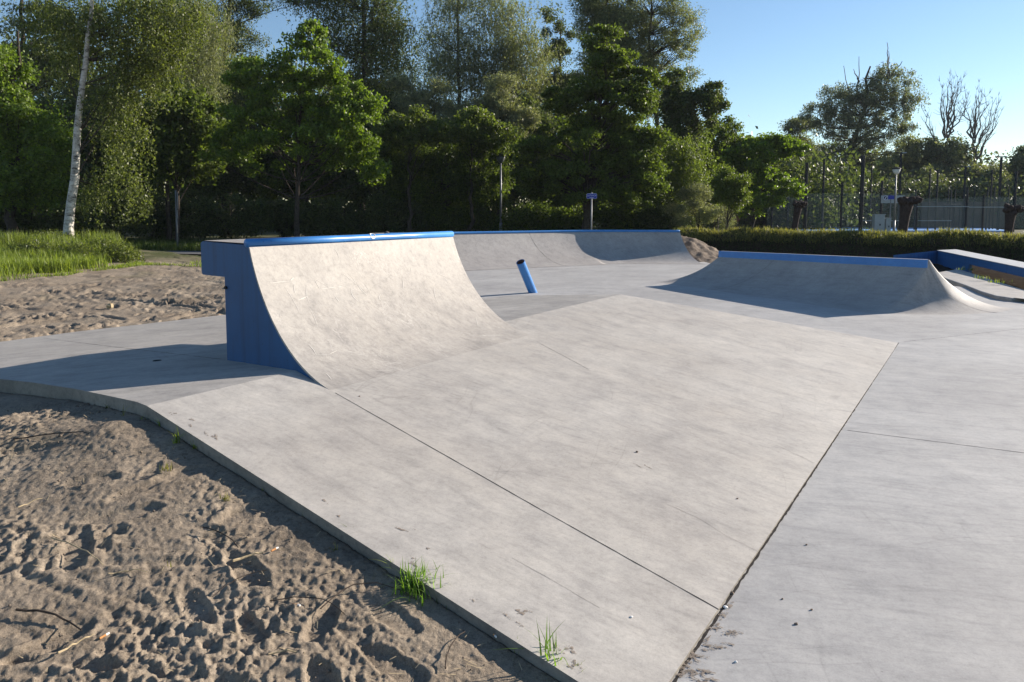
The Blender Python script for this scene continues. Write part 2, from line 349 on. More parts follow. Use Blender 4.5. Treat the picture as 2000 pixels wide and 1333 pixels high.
# toe crease: a rough open joint, and sand gathered in it
tc = MB(); ta_ = atz(1316, 1333, 0); tb_ = atz(1755, 670, 0); ribbon(tc, [ta_+(ta_-tb_)*.12, tb_], .012, (0, 0, 1), .0009, .0012, .03); tc.build('toe_joint', M['crack'], root)
def blob(mb, c, rx, ry, rz, nrm=(0, 0, 1), k=26, lift=.004, rag=.35):
    lift = .0012+(lift-.003)*.25
    nrm = np.array(nrm, float); ex = np.array([math.cos(rz), math.sin(rz), 0]); ex -= nrm*ex.dot(nrm); ex /= np.linalg.norm(ex); ey = np.cross(nrm, ex)
    c = np.array(c)+nrm*lift; V = []; V.append(c+nrm*.0006)
    ph = random.uniform(0, 9)
    for i in range(k):
        an = 2*math.pi*i/k; q = 1+rag*(math.sin(an*3+ph)*.35+math.sin(an*5+2*ph)*.3+random.uniform(-.4, .4))
        V.append(c+ex*math.cos(an)*rx*q+ey*math.sin(an)*ry*q)
    mb.add(V, [(0, 1+i, 1+(i+1) % k) for i in range(k)])
st = MB()
for (x, y, rx, ry) in ((1410, 1236, .04, .018), (1438, 1239, .028, .017), (1402, 1262, .055, .02), (1370, 1283, .06, .018), (1355, 1300, .06, .022), (1338, 1325, .07, .03), (1378, 1330, .05, .014), (1426, 1183, .012, .03), (1412, 1203, .013, .03), (1398, 1226, .012, .03), (1380, 1252, .008, .03), (1352, 1288, .012, .04), (1336, 1312, .014, .04)):
    q = atz(x, y, 0)
    if rx > .02:
        for k in range(5): blob(st, q+np.array([random.gauss(0, rx*.6), random.gauss(0, ry*.8), 0]), rx*random.uniform(.25, .6), ry*random.uniform(.3, .7), -.35+random.gauss(0, .2), lift=.006+.001*k, rag=.9)
    else: blob(st, q, rx, ry, 1.0-math.pi/2, lift=.007, rag=.6)
for k_ in range(18):
    a_ = random.random(); e0 = on_bank(300, 800); e1 = on_bank(1130, 1322); q = e0+(e1-e0)*a_; q = TN(*(np.array(tn_of(q[0], q[1]))+np.array([random.uniform(.02, .10), 0]))); blob(st, q, random.uniform(.010, .03), random.uniform(.005, .012), -.85, NB, lift=.004, rag=.8)
tag(st.build('sand_drift', M['stain']), 'thin wind-blown sand gathered along the joint at the foot of the bank', 'sand', kind='stuff')
st = MB()
for (x, y, rx, ry, rz) in ((785, 1035, .035, .007, -.4), (808, 1034, .016, .006, -.6), (1022, 1196, .028, .014, .3), (836, 1072, .008, .006, 0), (1245, 910, .03, .006, -.9), (1264, 912, .03, .006, -.9)):
    st = MB(); blob(st, on_bank(x, y), rx, ry, rz, NB, rag=.7, lift=.003); st.build('scuff_mark', M['stain'], root)

# flat floor
floor_poly = [T0+t*-6+nn*.3, T0-t*.31+nn*.12, T0+t*3+nn*1.5, T0+t*6+nn*2.9, (-3.2, 12.5, 0), (-6.5, 17.5, 0), (-5.2, 20.2, 0), (1.0, 24.6, 0), (6.0, 25.0, 0), (6.05, 22.3, 0), (7.6, 20.5, 0), (8.6, 17.9, 0), (9.6, 15.2, 0), (12.5, 13.0, 0), (18, 8.5, 0), (20, 2, 0), (14, -6, 0), (0, -6, 0)]
floor_poly = [np.array([p[0], p[1], 0.0]) for p in floor_poly]
fm = MB(); fm.add(floor_poly, [tuple(range(len(floor_poly)))[::-1]]); skirt(fm, floor_poly, z0=-.3)
fl = fm.build('pavement', M['floor']); tag(fl, kind='structure', label='flat pale concrete skatepark floor')
fj = MB()
ribbon(fj, [atz(1655, 841, 0), atz(2000, 885, 0), atz(2000, 885, 0)+(atz(2000, 885, 0)-atz(1655, 841, 0))*2], .006, (0, 0, 1), .003, .0008); fj.build('floor_joint', M['crack'], fl)
fj = MB(); ribbon(fj, [atz(1765, 668, 0), atz(2000, 642, 0), atz(2000, 642, 0)+(atz(2000, 642, 0)-atz(1765, 668, 0))*1.5], .006, (0, 0, 1), .003, .001)
fj.build('floor_joint', M['crack'], fl)
fj = MB()
ribbon(fj, [atz(935, 547, 0), atz(1000, 534, 0), atz(1060, 528, 0), atz(1130, 524, 0), atz(1260, 520, 0), atz(1365, 517, 0)], .012, (0, 0, 1), .003, .002)
fj.build('floor_seam', M['hair'], fl)

# ------------------------------------------------------------------ quarter pipe in front
A0 = np.array([-1.194, 4.843, 0]); U = np.array([-.708, .706, 0]); LEN = 2.6
def UA(s, z, L=0): p = A0+U*s+t*L; return np.array([p[0], p[1], z])
RR = 1.42; ph0 = R(8.0)
def arc(ph, off=0): return (.009+RR*(math.sin(ph)-math.sin(ph0))-off*math.sin(ph)*-1, .401+RR*(math.cos(ph0)-math.cos(ph))+off*-math.cos(ph)*1)
phs = [ph0+(R(70)-ph0)*i/28 for i in range(29)]
qa = thing('quarter_pipe', UA(1, .3, 1.3), 'steep concrete quarter pipe with blue side wall and round blue coping, nearest of the ramps', 'quarter pipe', None)
prof_out = [arc(p) for p in phs]; prof_in = [(a+.014*math.sin(p)+.004, b-.016*math.cos(p)) for (a, b), p in zip(prof_out, phs)]
prof_in[0] = (.13, .36)
body = prof_in+[(1.165, 1.336), (2.02, 1.342), (2.06, 1.325), (2.06, 1.075), (2.04, 1.057), (1.61, 1.064), (1.61, .20), (.13, .20)]
nb = len(body); V = [UA(s, z, 0) for s, z in body]+[UA(s, z, LEN) for s, z in body]
MB().add(V, [tuple(range(nb)), tuple(range(nb, 2*nb))[::-1]]+[(i, i+nb, (i+1) % nb+nb, (i+1) % nb) for i in range(nb)]).build('side_wall', M['blue'], qa)
fm_ = MB(); NL = 24
fm_.grid([[UA(s, z, -.004+(LEN+.008)*j/NL) for j in range(NL+1)] for s, z in prof_out])
k = len(prof_out)
for L, rev in ((-.004, 0), (LEN+.004, 1)):
    Vv = [UA(s, z, L) for s, z in prof_out]+[UA(s+.012, z-.012, L) for s, z in prof_out]
    fm_.add(Vv, [(i, i+1, k+i+1, k+i) for i in range(k-1)])
fm_.build('ramp_face', M['ramp'], qa, True)
dk = MB(); dk.grid([[UA(1.185+.82*i, 1.349, .004+(LEN-.008)*j) for j in (0, 1)] for i in (0, 1)]); dk.build('deck', M['ramp'], qa)
cp = MB(); cc = (1.178, 1.352); cp.tube([UA(cc[0], cc[1], L) for L in (-.012, .9, 1.8, LEN+.012)], .033, 20); cop = cp.build('coping', M['bluesteel'], qa, True)
rg = MB()
pc = UA(cc[0], cc[1], 1.19)
for (dl, rad_, w_) in ((0, .0405, .004),):
    ring = []
    for i in range(22):
        an = 2*math.pi*i/22; L = 1.37+.033*math.cos(an)+random.gauss(0, .002); f = R(40)+R(52)*math.sin(an)
        ring.append(UA(cc[0]-math.cos(f)*.0335, cc[1]+math.sin(f)*.0335, L))
    rg.tube(ring+[ring[0]], .005, 6)
rg.build('paint_ring', M['litter'], cop)
bt = MB(); q = UA(1.575, .98, -.006); bt.tube([q, q-t*.012], .014, 8); bt.build('bolt', M['dark'], qa)
# scratched lines: pale scuffs lying on the face (surface marks)
def face_pt(L, a):
    p = ph0+(R(70)-ph0)*a; s, z = arc(p); nrm = np.array([-U[0]*math.sin(p), -U[1]*math.sin(p), math.cos(p)]); return UA(s, z, L)+nrm*.0025, nrm
m_scr = simple("pale_scratch", (.62, .59, .54), .8, .2, 0, 60, .1)
def scratch(x0, y0, x1, y1, wd=.003):
    def solve(x, y):
        best = None
        for i in range(61):
            a = i/60; p = ph0+(R(70)-ph0)*a; s, z = arc(p)
            r = ray(x, y); q = C0+r*((z-H)/r[2]); d = q-UA(s, z, 0); det = U[0]*t[1]-U[1]*t[0]
            L = (U[0]*d[1]-U[1]*d[0])/det; e = (d[0]*t[1]-d[1]*t[0])/det
            if best is None or abs(e) < best[0]: best = (abs(e), L, a)
        return best[1], best[2]
    L0, a0 = solve(x0, y0); L1, a1 = solve(x1, y1); A = []; B = []
    bend = random.gauss(0, .012)
    for i in range(9):
        u = i/8; p, nrm = face_pt(L0+(L1-L0)*u+bend*math.sin(math.pi*u), a0+(a1-a0)*u); dv = t*(L1-L0)+U*(a1-a0)*1.2; sv = np.cross(nrm, dv); sv /= np.linalg.norm(sv)
        h = wd/2*math.sin(math.pi*(.08+.84*u)); A.append(p+sv*h); B.append(p-sv*h)
    scr = MB(); scr.grid([A, B]); scr.build('scratch', m_scr, qa)
for c_ in ((514, 552, 556, 548), (556, 548, 582, 544), (557, 557, 588, 614), (590, 556, 612, 596), (617, 545, 640, 562), (617, 545, 630, 566), (630, 566, 655, 560), (575, 586, 604, 580), (580, 555, 588, 578), (670, 534, 690, 556), (690, 534, 698, 562), (676, 562, 694, 590), (700, 552, 712, 578), (652, 562, 664, 560), (720, 556, 728, 574), (856, 540, 872, 556), (862, 534, 866, 540), (612, 694, 640, 694), (640, 692, 662, 686), (606, 674, 618, 694), (545, 614, 552, 620), (638, 730, 646, 742), (925, 618, 930, 638), (652, 486, 668, 508), (655, 578, 664, 592), (740, 575, 750, 590), (780, 545, 790, 565), (800, 520, 806, 540), (600, 600, 622, 640), (840, 560, 856, 590)):
    scratch(*c_, wd=random.uniform(.003, .006))

# ------------------------------------------------------------------ far quarter pipe
copB = [np.array(p) for p in ((-4.3, 20.2, .95), (-3.54, 20.8, .95), (-1.6, 21.95, .95), (.6, 23.2, .95), (1.55, 23.72, .95), (2.35, 24.05, .95), (3.4, 24.1, .95), (5.42, 23.9, .95))]
def resample(P, n):
    P = np.array(P); d = np.r_[0, np.cumsum(np.linalg.norm(np.diff(P, axis=0), axis=1))]; s = np.linspace(0, d[-1], n)
    return np.stack([np.interp(s, d, P[:, k]) for k in range(3)], 1)
cb = resample(copB[1:], 70)
for _ in range(4): cb[1:-1] = (cb[:-2]+2*cb[1:-1]+cb[2:])/4
tanv = np.gradient(cb, axis=0); tanv /= np.linalg.norm(tanv, axis=1)[:, None]; nv = np.stack([tanv[:, 1], -tanv[:, 0], np.zeros(len(cb))], 1)
fl_ = np.clip((cb[:, 0]-3.6)/1.8, 0, 1)[:, None]; nv = nv*(1-fl_)+(nv+np.array([.30, 0, 0]))*fl_
runB = 2.15; thB = 2*math.atan(.93/runB)
def quart(top, outn, run, rise, th, k=16):
    o = []
    for i in range(k+1):
        ph = th*(1-i/k); x = math.sin(ph)/math.sin(th); z = (1-math.cos(ph))/(1-math.cos(th))
        o.append(np.array([top[0]+outn[0]*run*(1-x), top[1]+outn[1]*run*(1-x), top[2]-rise*(1-z)]))
    return o
qb = thing('quarter_pipe', tuple(cb[35]-(0, 0, .9)), 'long low quarter pipe at the far edge, thin blue coping, right half in shade', 'quarter pipe')
rowsB = []
for c_, n_ in zip(cb, nv):
    kk = min(1, max(0, (c_[0]-2.0)/1.5)); th = thB*1.25*(1-kk*.0)
    rowsB.append(quart(c_-(0, 0, .02), n_, runB*(1-.16*kk), .925, th))
g_ = MB(); g_.grid(rowsB); g_.build('ramp_face', M['far'], qb, True)
bb = MB()
back = [c_-n_*1.3-(0, 0, .0) for c_, n_ in zip(cb, nv)]
bb.grid([[tuple(c_-(0, 0, .01)) for c_ in cb], [tuple(c_-(0, 0, .01)) for c_ in back], [(c_[0], c_[1], -.2) for c_ in back]])
for idx in (0, -1):
    pr = rowsB[idx]; base = [(p[0], p[1], -.2) for p in pr]; bb.grid([[tuple(p-(0, 0, .004)) for p in pr], base]); c1_ = back[idx]; bb.add([tuple(pr[0]), (c1_[0], c1_[1], .94), (c1_[0], c1_[1], -.2), (pr[0][0], pr[0][1], -.2)], [(0, 1, 2, 3)])
bb.build('body', M['far'], qb)
cp = MB(); cp.tube([tuple(c_+(0, 0, -.01)) for c_ in cb], .04, 10); cp.build('coping', M['bluesteel'], qb, True)
e_ = MB(); pq = cb[0]; e_.box((pq[0]-.25, pq[1]-.28, .88), (.5, .3, .12), .65); e_.build('deck_end', M['dark'], qb)
sj = MB(); sj_i = 33; ribbon(sj, [p+(0, 0, .004) for p in rowsB[sj_i]], .012, (0, -.5, .8), .004, .001, .2); sj.build('seam', M['hair'], qb)

# ------------------------------------------------------------------ pyramid ridge with blue edge
TL = np.array([4.63, 16.49, .70]); TR = np.array([6.77, 12.05, .80]); rd = (TR-TL); rd[2] = 0; rd /= np.linalg.norm(rd); fn = np.array([-rd[1]*-1*-1, 0, 0])
fn = np.array([-.9, -.435, 0.]); bnm = -fn; BW = .075
qc = thing('ridge_ramp', (6.2, 14.2, 0), 'concave concrete ridge ramp with flat blue edge band, between the bank and the hedge', 'skate ramp')
bandh = .115
pairs = []                                   # (top, base) round the ridge
def lerp(a, b, u): return a+(b-a)*u
FB0, FB1 = np.array([3.14, 16.62, 0]), np.array([5.54, 11.46, 0])
for i in range(25): pairs.append((lerp(TL, TR, i/24), lerp(FB0, FB1, i/24)))
arcb = [FB1, np.array([6.3, 11.30, 0]), np.array([7.0, 11.3, 0]), np.array([7.72, 11.55, 0]), np.array([8.33, 12.05, 0])]
ab = resample(arcb, 25)
for _ in range(5): ab[1:-1] = (ab[:-2]+2*ab[1:-1]+ab[2:])/4
TRb = TR+bnm*BW
for i in range(1, 25):
    u = i/24; pairs.append((lerp(TR, TRb, max(0, (u-.5)*2)), ab[i]))
TLb = TL+bnm*BW; BB0 = TLb+bnm*1.3; BB0[2] = 0; BB1 = np.array([8.33, 12.05, 0])
for i in range(1, 20): pairs.append((lerp(TRb, TLb, i/19), lerp(BB1, BB0, i/19)))
rowsC = []
for j, (a, b) in enumerate(pairs):
    kb = min(1, max(0, (j-24)/12)); a2 = a-np.array([0, 0, bandh*(1-kb*kb*(3-2*kb))+.004])
    dvec = b-a2; dvec[2] = 0; run = np.linalg.norm(dvec); nrm = dvec/run; rise = a2[2]+.002
    th = 2*math.atan(rise/run)
    rowsC.append([p for p in quart(a2, nrm, run, rise, th, 14)])
g_ = MB(); g_.grid(rowsC)
end = rowsC[0]; endb = rowsC[-1]; ring = [tuple(p) for p in end[::-1]]+[tuple(TL-(0, 0, .01)), tuple(TLb-(0, 0, .01))]+[tuple(p) for p in endb]
g_.add(ring, [tuple(range(len(ring)))])
g_.build('ramp_face', M['far'], qc, True)
tp = MB(); up_ = np.array([0, 0, .004]); tp.add([TL+fn*.012+up_, TR+fn*.012+up_, TRb+up_, TLb+up_], [(0, 1, 2, 3)])
tp.build('top_deck', M['ledgetop'], qc)
bd = MB(); a, b = TL+fn*.012-rd*.012, TR+fn*.012+rd*.012; z_ = np.array([0, 0, bandh+.02]); u3 = np.array([0, 0, .004]); e3 = np.array([0, 0, .0])
bd.add([a+u3, b+u3, b-z_, a-z_, a-fn*.03+u3, b-fn*.03+u3, b-fn*.03-z_, a-fn*.03-z_], [(0, 1, 2, 3), (4, 7, 6, 5), (0, 4, 5, 1), (3, 2, 6, 7), (1, 5, 6, 2), (0, 3, 7, 4)])
bd.build('edge_band', M['bluesteel'], qc)
sj = MB(); ribbon(sj, [p+(0, 0, .0) for p in rowsC[8]], .010, (-.6, -.3, .75), .004, .001, .2); sj.build('seam', M['hair'], qc); sj = MB(); ribbon(sj, [p for p in rowsC[41]], .008, (.2, -.6, .75), .004, .001, .2); sj.build('seam', M['hair'], qc)

# low bank right of the ridge, with a curved lip
lb = [(1820, 534, 0.018), (1872, 525.5, 0.012), (1936, 546, 0.030), (2000, 566, 0.054), (2080, 592, 0.066), (2080, 583, 0.066), (2000, 581.5, 0.066), (1975, 582.3, 0.066), (1945, 578, 0.066), (1915, 569, 0.060), (1885, 557, 0.048), (1850, 545, 0.030)]
lbp = [atz(x, y, z) for x, y, z in lb]
lbt = thing('low_bank', (lbp[3][0], lbp[3][1], 0), 'low pale concrete bank with a curved lip under the blue ledge', 'skate bank')
m_ = MB(); m_.prism(lbp, -.1); bevel(m_.build('bank_slab', M['plat'], lbt), .02)
# blue ledge
L0 = atz(1830, 489, .36); L1 = atz(1867, 487.3, .36); R0 = atz(2000, 523.5, .36); R1 = atz(2000, 512.5, .36)
d0 = (R0-L0); 
R0x = L0+d0*1.5; R1x = L1+(R1-L1)*1.5
lt = thing('grind_ledge', (R0[0], R0[1], .1), 'raised blue grind ledge with pale concrete top behind the ridge ramp', 'skate ledge')
m_ = MB(); m_.prism([L0+(0, 0, .0), R0x, R1x, L1], .345); m_.build('ledge_top', M['ledgetop'], lt)
nrmL = np.cross(d0/np.linalg.norm(d0), (0, 0, 1)); 
def lp(v, u, z, off=0): q = v*(1-u); return None
dd = d0/np.linalg.norm(d0); wv_ = (L1-L0); wv_[2] = 0
m_ = MB(); a = L0+wv_*.03; b = R0x+wv_*.03; c_ = R1x-wv_*.03; e_ = L1-wv_*.03
m_.add([(*a[:2], .343), (*b[:2], .343), (*c_[:2], .343), (*e_[:2], .343), (*a[:2], .15), (*b[:2], .15), (*c_[:2], .15), (*e_[:2], .15)], [(0, 1, 2, 3), (7, 6, 5, 4), (0, 4, 5, 1), (1, 5, 6, 2), (2, 6, 7, 3), (3, 7, 4, 0)])
m_.build('ledge_beam', M['blue2'], lt)
m_ = MB(); q_ = (b+c_)/2-dd*.5; m_.box((q_[0], q_[1], .0), (abs(wv_[0])*.9, .5, .295), math.atan2(dd[1], dd[0])-math.pi/2); m_.build('end_leg', M['blue2'], lt)
wl = L0-dd*.0; WL = atz(1745, 498, .27)
m_ = MB(); legR = atz(1872, 520, .1); legR = a+dd*float(np.dot(legR-a, dd)/np.dot(dd, dd))
m_.add([(*a[:2], .148), (*legR[:2], .148), (*(legR+wv_*.12)[:2], .148), (*(a+wv_*.12)[:2], .148), (*a[:2], -.3), (*legR[:2], -.3), (*(legR+wv_*.12)[:2], -.3), (*(a+wv_*.12)[:2], -.3)], [(0, 1, 2, 3), (0, 4, 5, 1), (1, 5, 6, 2), (2, 6, 7, 3), (3, 7, 4, 0)])
m_.build('leg_wall', M['blue2'], lt)
m_ = MB(); w0 = a; w1 = np.array([WL[0], WL[1], 0]); th_ = wv_*.5
V = [(*w0[:2], .345), (*w1[:2], .26), (*w1[:2], -.1), (*w0[:2], -.15)]
V += [(v[0]+th_[0], v[1]+th_[1], v[2]) for v in V]
m_.add(V, [(0, 1, 2, 3), (4, 7, 6, 5), (0, 4, 5, 1), (1, 5, 6, 2), (2, 6, 7, 3), (3, 7, 4, 0)]); m_.build('sloping_wing', M['blue2'], lt)

# slanted pipe
P0 = atz(1041, 572, 0); P1 = atY(1016.5, 512, P0[1]-.36)
pv = P1-P0; pv /= np.linalg.norm(pv)
pp = thing('slanted_pipe', tuple(P0), 'short blue steel pipe leaning out of the concrete floor', 'pole jam')
def ring_pipe(name, m, ro, ri, a, b, parent):
    mb = MB(); d = Vector(b-a).normalized(); up = Vector((0, 0, 1)); x = (up-d*up.dot(d)).normalized(); y = d.cross(x); N = 28; V = []
    for c, r_ in ((a, ro), (b, ro), (b, ri), (a, ri)):
        for k in range(N): an = 2*math.pi*k/N; V.append(Vector(c)+(x*math.cos(an)+y*math.sin(an))*r_)
    F = [(i*N+k, i*N+(k+1) % N, ((i+1) % 4)*N+(k+1) % N, ((i+1) % 4)*N+k) for i in range(4) for k in range(N)]
    mb.add(V, F); return mb.build(name, m, parent, True)
o = ring_pipe('pipe_body', M['bluesteel'], .085, .076, P0-pv*.15, P1, pp)
o.modifiers.new("es", 'EDGE_SPLIT').split_angle = R(40)
o = ring_pipe('rusty_bore', M['rust'], .0755, .06, P1-pv*.2, P1-pv*.006, pp)
mb = MB(); mb.tube([P1-pv*.12, P1-pv*.11], .06, 20); mb.build('pipe_plug', M['rust'], pp)
for an in range(4):
    mb = MB(); x = Vector((0, 0, 1)); d = Vector(pv); x = (x-d*x.dot(d)).normalized(); y = d.cross(x); q = Vector(P1-pv*.03)+(x*math.cos(an*1.57+.5)+y*math.sin(an*1.57+.5))*.052; mb.tube([q, q+d*.02], .012, 8); mb.build('tab', M['rust'], pp)

# ------------------------------------------------------------------ ground
ctrl = [(-1.4, 2.6, .12), (-2.4, 3.3, .24), (-1, 1.4, 0), (-3.4, 3.6, .22), (-5.5, 3.5, .15), (-9, 9, .02), (-6, 11, .0), (-7.5, 12.5, .05), (-5, 13, .08), (-4.5, 15.5, .2), (-10, 14, .12), (-13.5, 20, .42), (-13.2, 22.5, .52), (-9.5, 19, .2), (-8, 17, .12), (-7, 21, .1), (-16, 25, .2), (-9, 24, .1), (-20, 15, .3), (-25, 24, .3), (-12, 28, .1), (0, 28, 0), (0, 32, 0), (-30, 40, .1), (10, 30, 0), (10, 18, -.1), (12, 15, -.2), (14, 18, -.2), (13, 21.5, -.15), (16, 20, -.15), (11, 12, -.25), (18, 20, -.3), (19, 15, -.35), (15, 12, -.3), (23, 16, -.3), (20, 20, -.25), (20, 24, 0), (20, 10, -.1), (30, 50, 0), (10, 0, -.3), (0, -8, -.2), (-10, -5, .1), (4, 12, -.3), (5, 18, -.2), (-20, 5, .2), (0, 60, 0), (40, 30, 0), (-40, 20, .3)]
for i_, p_ in enumerate(bl_edge+[bl_off]): ctrl.append((p_[0]-.12, p_[1]-.16, p_[2]-(.075, .08, .09, .1, .105, .11)[i_]))
for u_ in np.linspace(0, 1.25, 9):
    p_ = c_corner+(TN(-.31, 0)-c_corner)*u_; ctrl.append((p_[0]-.12, p_[1]-.14, p_[2]-.07+.03*u_))
for p_ in [tl_off]+tl: ctrl.append((p_[0]-.1, p_[1]+.15, p_[2]+.005))
for p_ in (tl[3]*.6+tr_far*.4,): ctrl.append((p_[0]-.1, p_[1]+.15, p_[2]+.02))
ctrl = np.array(ctrl)
def rbf_fit(P):
    n = len(P); d = np.linalg.norm(P[:, None, :2]-P[None, :, :2], axis=2); K = d+np.eye(n)*.05
    A = np.zeros((n+1, n+1)); A[:n, :n] = K; A[:n, n] = 1; A[n, :n] = 1; return np.linalg.solve(A, np.r_[P[:, 2], 0])
W_ = rbf_fit(ctrl)
def base_z(x, y):
    x = np.asarray(x, float); y = np.asarray(y, float); s = np.full(x.shape, W_[-1])
    for (a, b, _), w_ in zip(ctrl, W_[:-1]): s = s+w_*np.sqrt((x-a)**2+(y-b)**2)
    far = np.clip((np.hypot(x, y)-45)/25, 0, 1); return s*(1-far)
def seg_dist(x, y, poly):
    dmin = np.full(x.shape, 1e9); ins = np.zeros(x.shape, bool); n = len(poly)
    for i in range(n):
        x0, y0 = poly[i][0], poly[i][1]; x1, y1 = poly[(i+1) % n][0], poly[(i+1) % n][1]
        dx, dy = x1-x0, y1-y0; u = np.clip(((x-x0)*dx+(y-y0)*dy)/(dx*dx+dy*dy+1e-12), 0, 1)
        dmin = np.minimum(dmin, np.hypot(x-x0-u*dx, y-y0-u*dy))
        c = ((y0 > y) != (y1 > y)); xi = x0+(y-y0)*dx/(dy if abs(dy) > 1e-12 else 1e-12); ins ^= c & (x < xi)
    return np.where(ins, -dmin, dmin)
union = [bank_poly, plat_poly, floor_poly]
def sand_detail(x, y):
    dist = np.hypot(x, y); z = np.zeros(x.shape); near = np.clip((11-dist)/4, 0, 1)
    amp = np.clip(1.2-dist/45, .35, 1); rough = np.clip(fbm(x*1.7, y*1.7, 4, 31)*2.4+.75, .12, 1.35)
    wx = fbm(x*3, y*3, 3, 5)*.12; wy = fbm(x*3, y*3, 3, 6)*.12
    far_ = 1+.9*np.clip((dist-6)/2, 0, 1); z += fbm((x+wx)*3.2, (y+wy)*3.2, 3, 1)*.022*amp*far_
    z += fbm((x+wy)*11, (y-wx)*11, 5, 2)*.0140*amp*rough*far_
    b = 1-np.abs(fbm((x-wx)*11, (y+wy)*11, 3, 9))*2.6; z += np.clip(b, -1, 1)*.0085*amp*rough*far_
    b = 1-np.abs(fbm((x+wx)*24, (y+wy)*24, 3, 19))*2.6; z += np.clip(b, -1, 1)*.0075*near*rough
    c = vnoise((x+wx*.5)*30, (y+wy*.5)*30, 77); z += np.clip(c-.62, 0, .25)*.028*near*np.clip(rough-.3, 0, 1)
    c = vnoise(x*55, y*55, 78); z += np.clip(c-.6, 0, .3)*.016*near*rough
    z += fbm(x*48, y*48, 3, 61)*.0065*near
    return z
def stamps(x, y, z):
    rs = np.random.RandomState(4)
    P = []
    for _ in range(60): P.append((rs.uniform(-3.4, .6), rs.uniform(1.5, 4.9), rs.uniform(0, 6.28), rs.uniform(.85, 1.15), rs.uniform(.008, .02)))
    for _ in range(260): P.append((rs.uniform(-9, -1.5), rs.uniform(6.2, 15), rs.uniform(0, 6.28), rs.uniform(.8, 1.2), rs.uniform(.02, .045)))
    for (qx, qy, an_, s_, dp_) in ((235, 1035, .35, 1.15, .011), (150, 1085, -1.2, 1.15, .013), (385, 1165, 2.3, .9, .015), (490, 1195, -.9, .8, .016), (60, 935, .2, 1.0, .012), (640, 1290, 2.2, 1.0, .013), (90, 1230, .9, 1.0, .014), (760, 1240, -.5, 1.0, .012), (560, 1010, -.3, 1.0, .010)):
        q_ = atz(qx, qy, .17); P.append((q_[0], q_[1], an_, s_, dp_))
    for (px, py, an, s, dp) in P:
        m = (np.abs(x-px) < .26) & (np.abs(y-py) < .26)
        if not m.any(): continue
        X = (x[m]-px)*math.cos(an)+(y[m]-py)*math.sin(an); Y = -(x[m]-px)*math.sin(an)+(y[m]-py)*math.cos(an)
        wd = .048+.010*np.clip(X/.13, -1, 1); e = np.sqrt((X/(.138*s))**2+(Y/(wd*s))**2)+fbm(x[m]*14, y[m]*14, 3, 3)*.30
        heel = np.exp(-((X+.02)/.022)**2)*.35
        d = -dp*np.clip((1.06-e)/.3, 0, 1)*(1-heel)+dp*.35*np.exp(-((e-1.2)/.15)**2)
        ins = e < 1; d = d+np.where(ins, .0012*np.sin(X*330+3*np.abs(Y)*60), 0)
        z[m] = z[m]*np.where(e < 1, .3, 1)+d
    # wheel and bike tracks as long curved grooves
    T = []
    for (x0, y0, x1, y1, bend, wd, dp) in ((-6, 9.2, -3.1, 13, .5, .05, .05), (-7.5, 8.3, -3.5, 14, .9, .05, .05), (-3, 8.9, -6, 12.5, -.6, .05, .045), (-3.4, 11, -5.4, 12.3, -.3, .07, .06), (-8.6, 12, -4, 9.3, .4, .045, .045), (-7.8, 13, -3.3, 10, .5, .045, .045), (-4.9, 8.0, -4.2, 13, .4, .05, .04), (-9, 10, -5, 8, .3, .05, .04), (-3.3, 9.6, -2.3, 11.2, .1, .08, .07),
                                           (-2.35, 3.05, -.55, 2.35, -.06, .02, -.006), (-2.6, 2.75, -1.2, 2.15, .05, .025, -.005), (-3.2, 2.4, -.3, 2.9, .2, .02, .008), (-2.4, 2.1, -1.7, 3.1, .1, .022, .012), (-2.2, 2.35, .0, 2.0, .12, .018, .008)):
        k = 60; u = np.linspace(0, 1, k); nx, ny = -(y1-y0), (x1-x0); Ln = math.hypot(nx, ny); nx /= Ln; ny /= Ln
        gx = x0+(x1-x0)*u+nx*bend*np.sin(u*3.14); gy = y0+(y1-y0)*u+ny*bend*np.sin(u*3.14)
        pad = .3; m = (x > gx.min()-pad) & (x < gx.max()+pad) & (y > gy.min()-pad) & (y < gy.max()+pad)
        if not m.any(): continue
        xs, ys = x[m], y[m]; dm = np.full(xs.shape, 1e9)
        for i in range(k-1):
            dx, dy = gx[i+1]-gx[i], gy[i+1]-gy[i]; uu = np.clip(((xs-gx[i])*dx+(ys-gy[i])*dy)/(dx*dx+dy*dy), 0, 1); dm = np.minimum(dm, np.hypot(xs-gx[i]-uu*dx, ys-gy[i]-uu*dy))
        gate = np.clip(fbm(xs*1.5, ys*1.5, 2, 91)*2+.8, 0, 1)
        z[m] += gate*(-dp*np.exp(-(dm/wd)**2)+dp*.6*np.exp(-((dm-wd*2.1)/(wd*.7))**2))
    return z
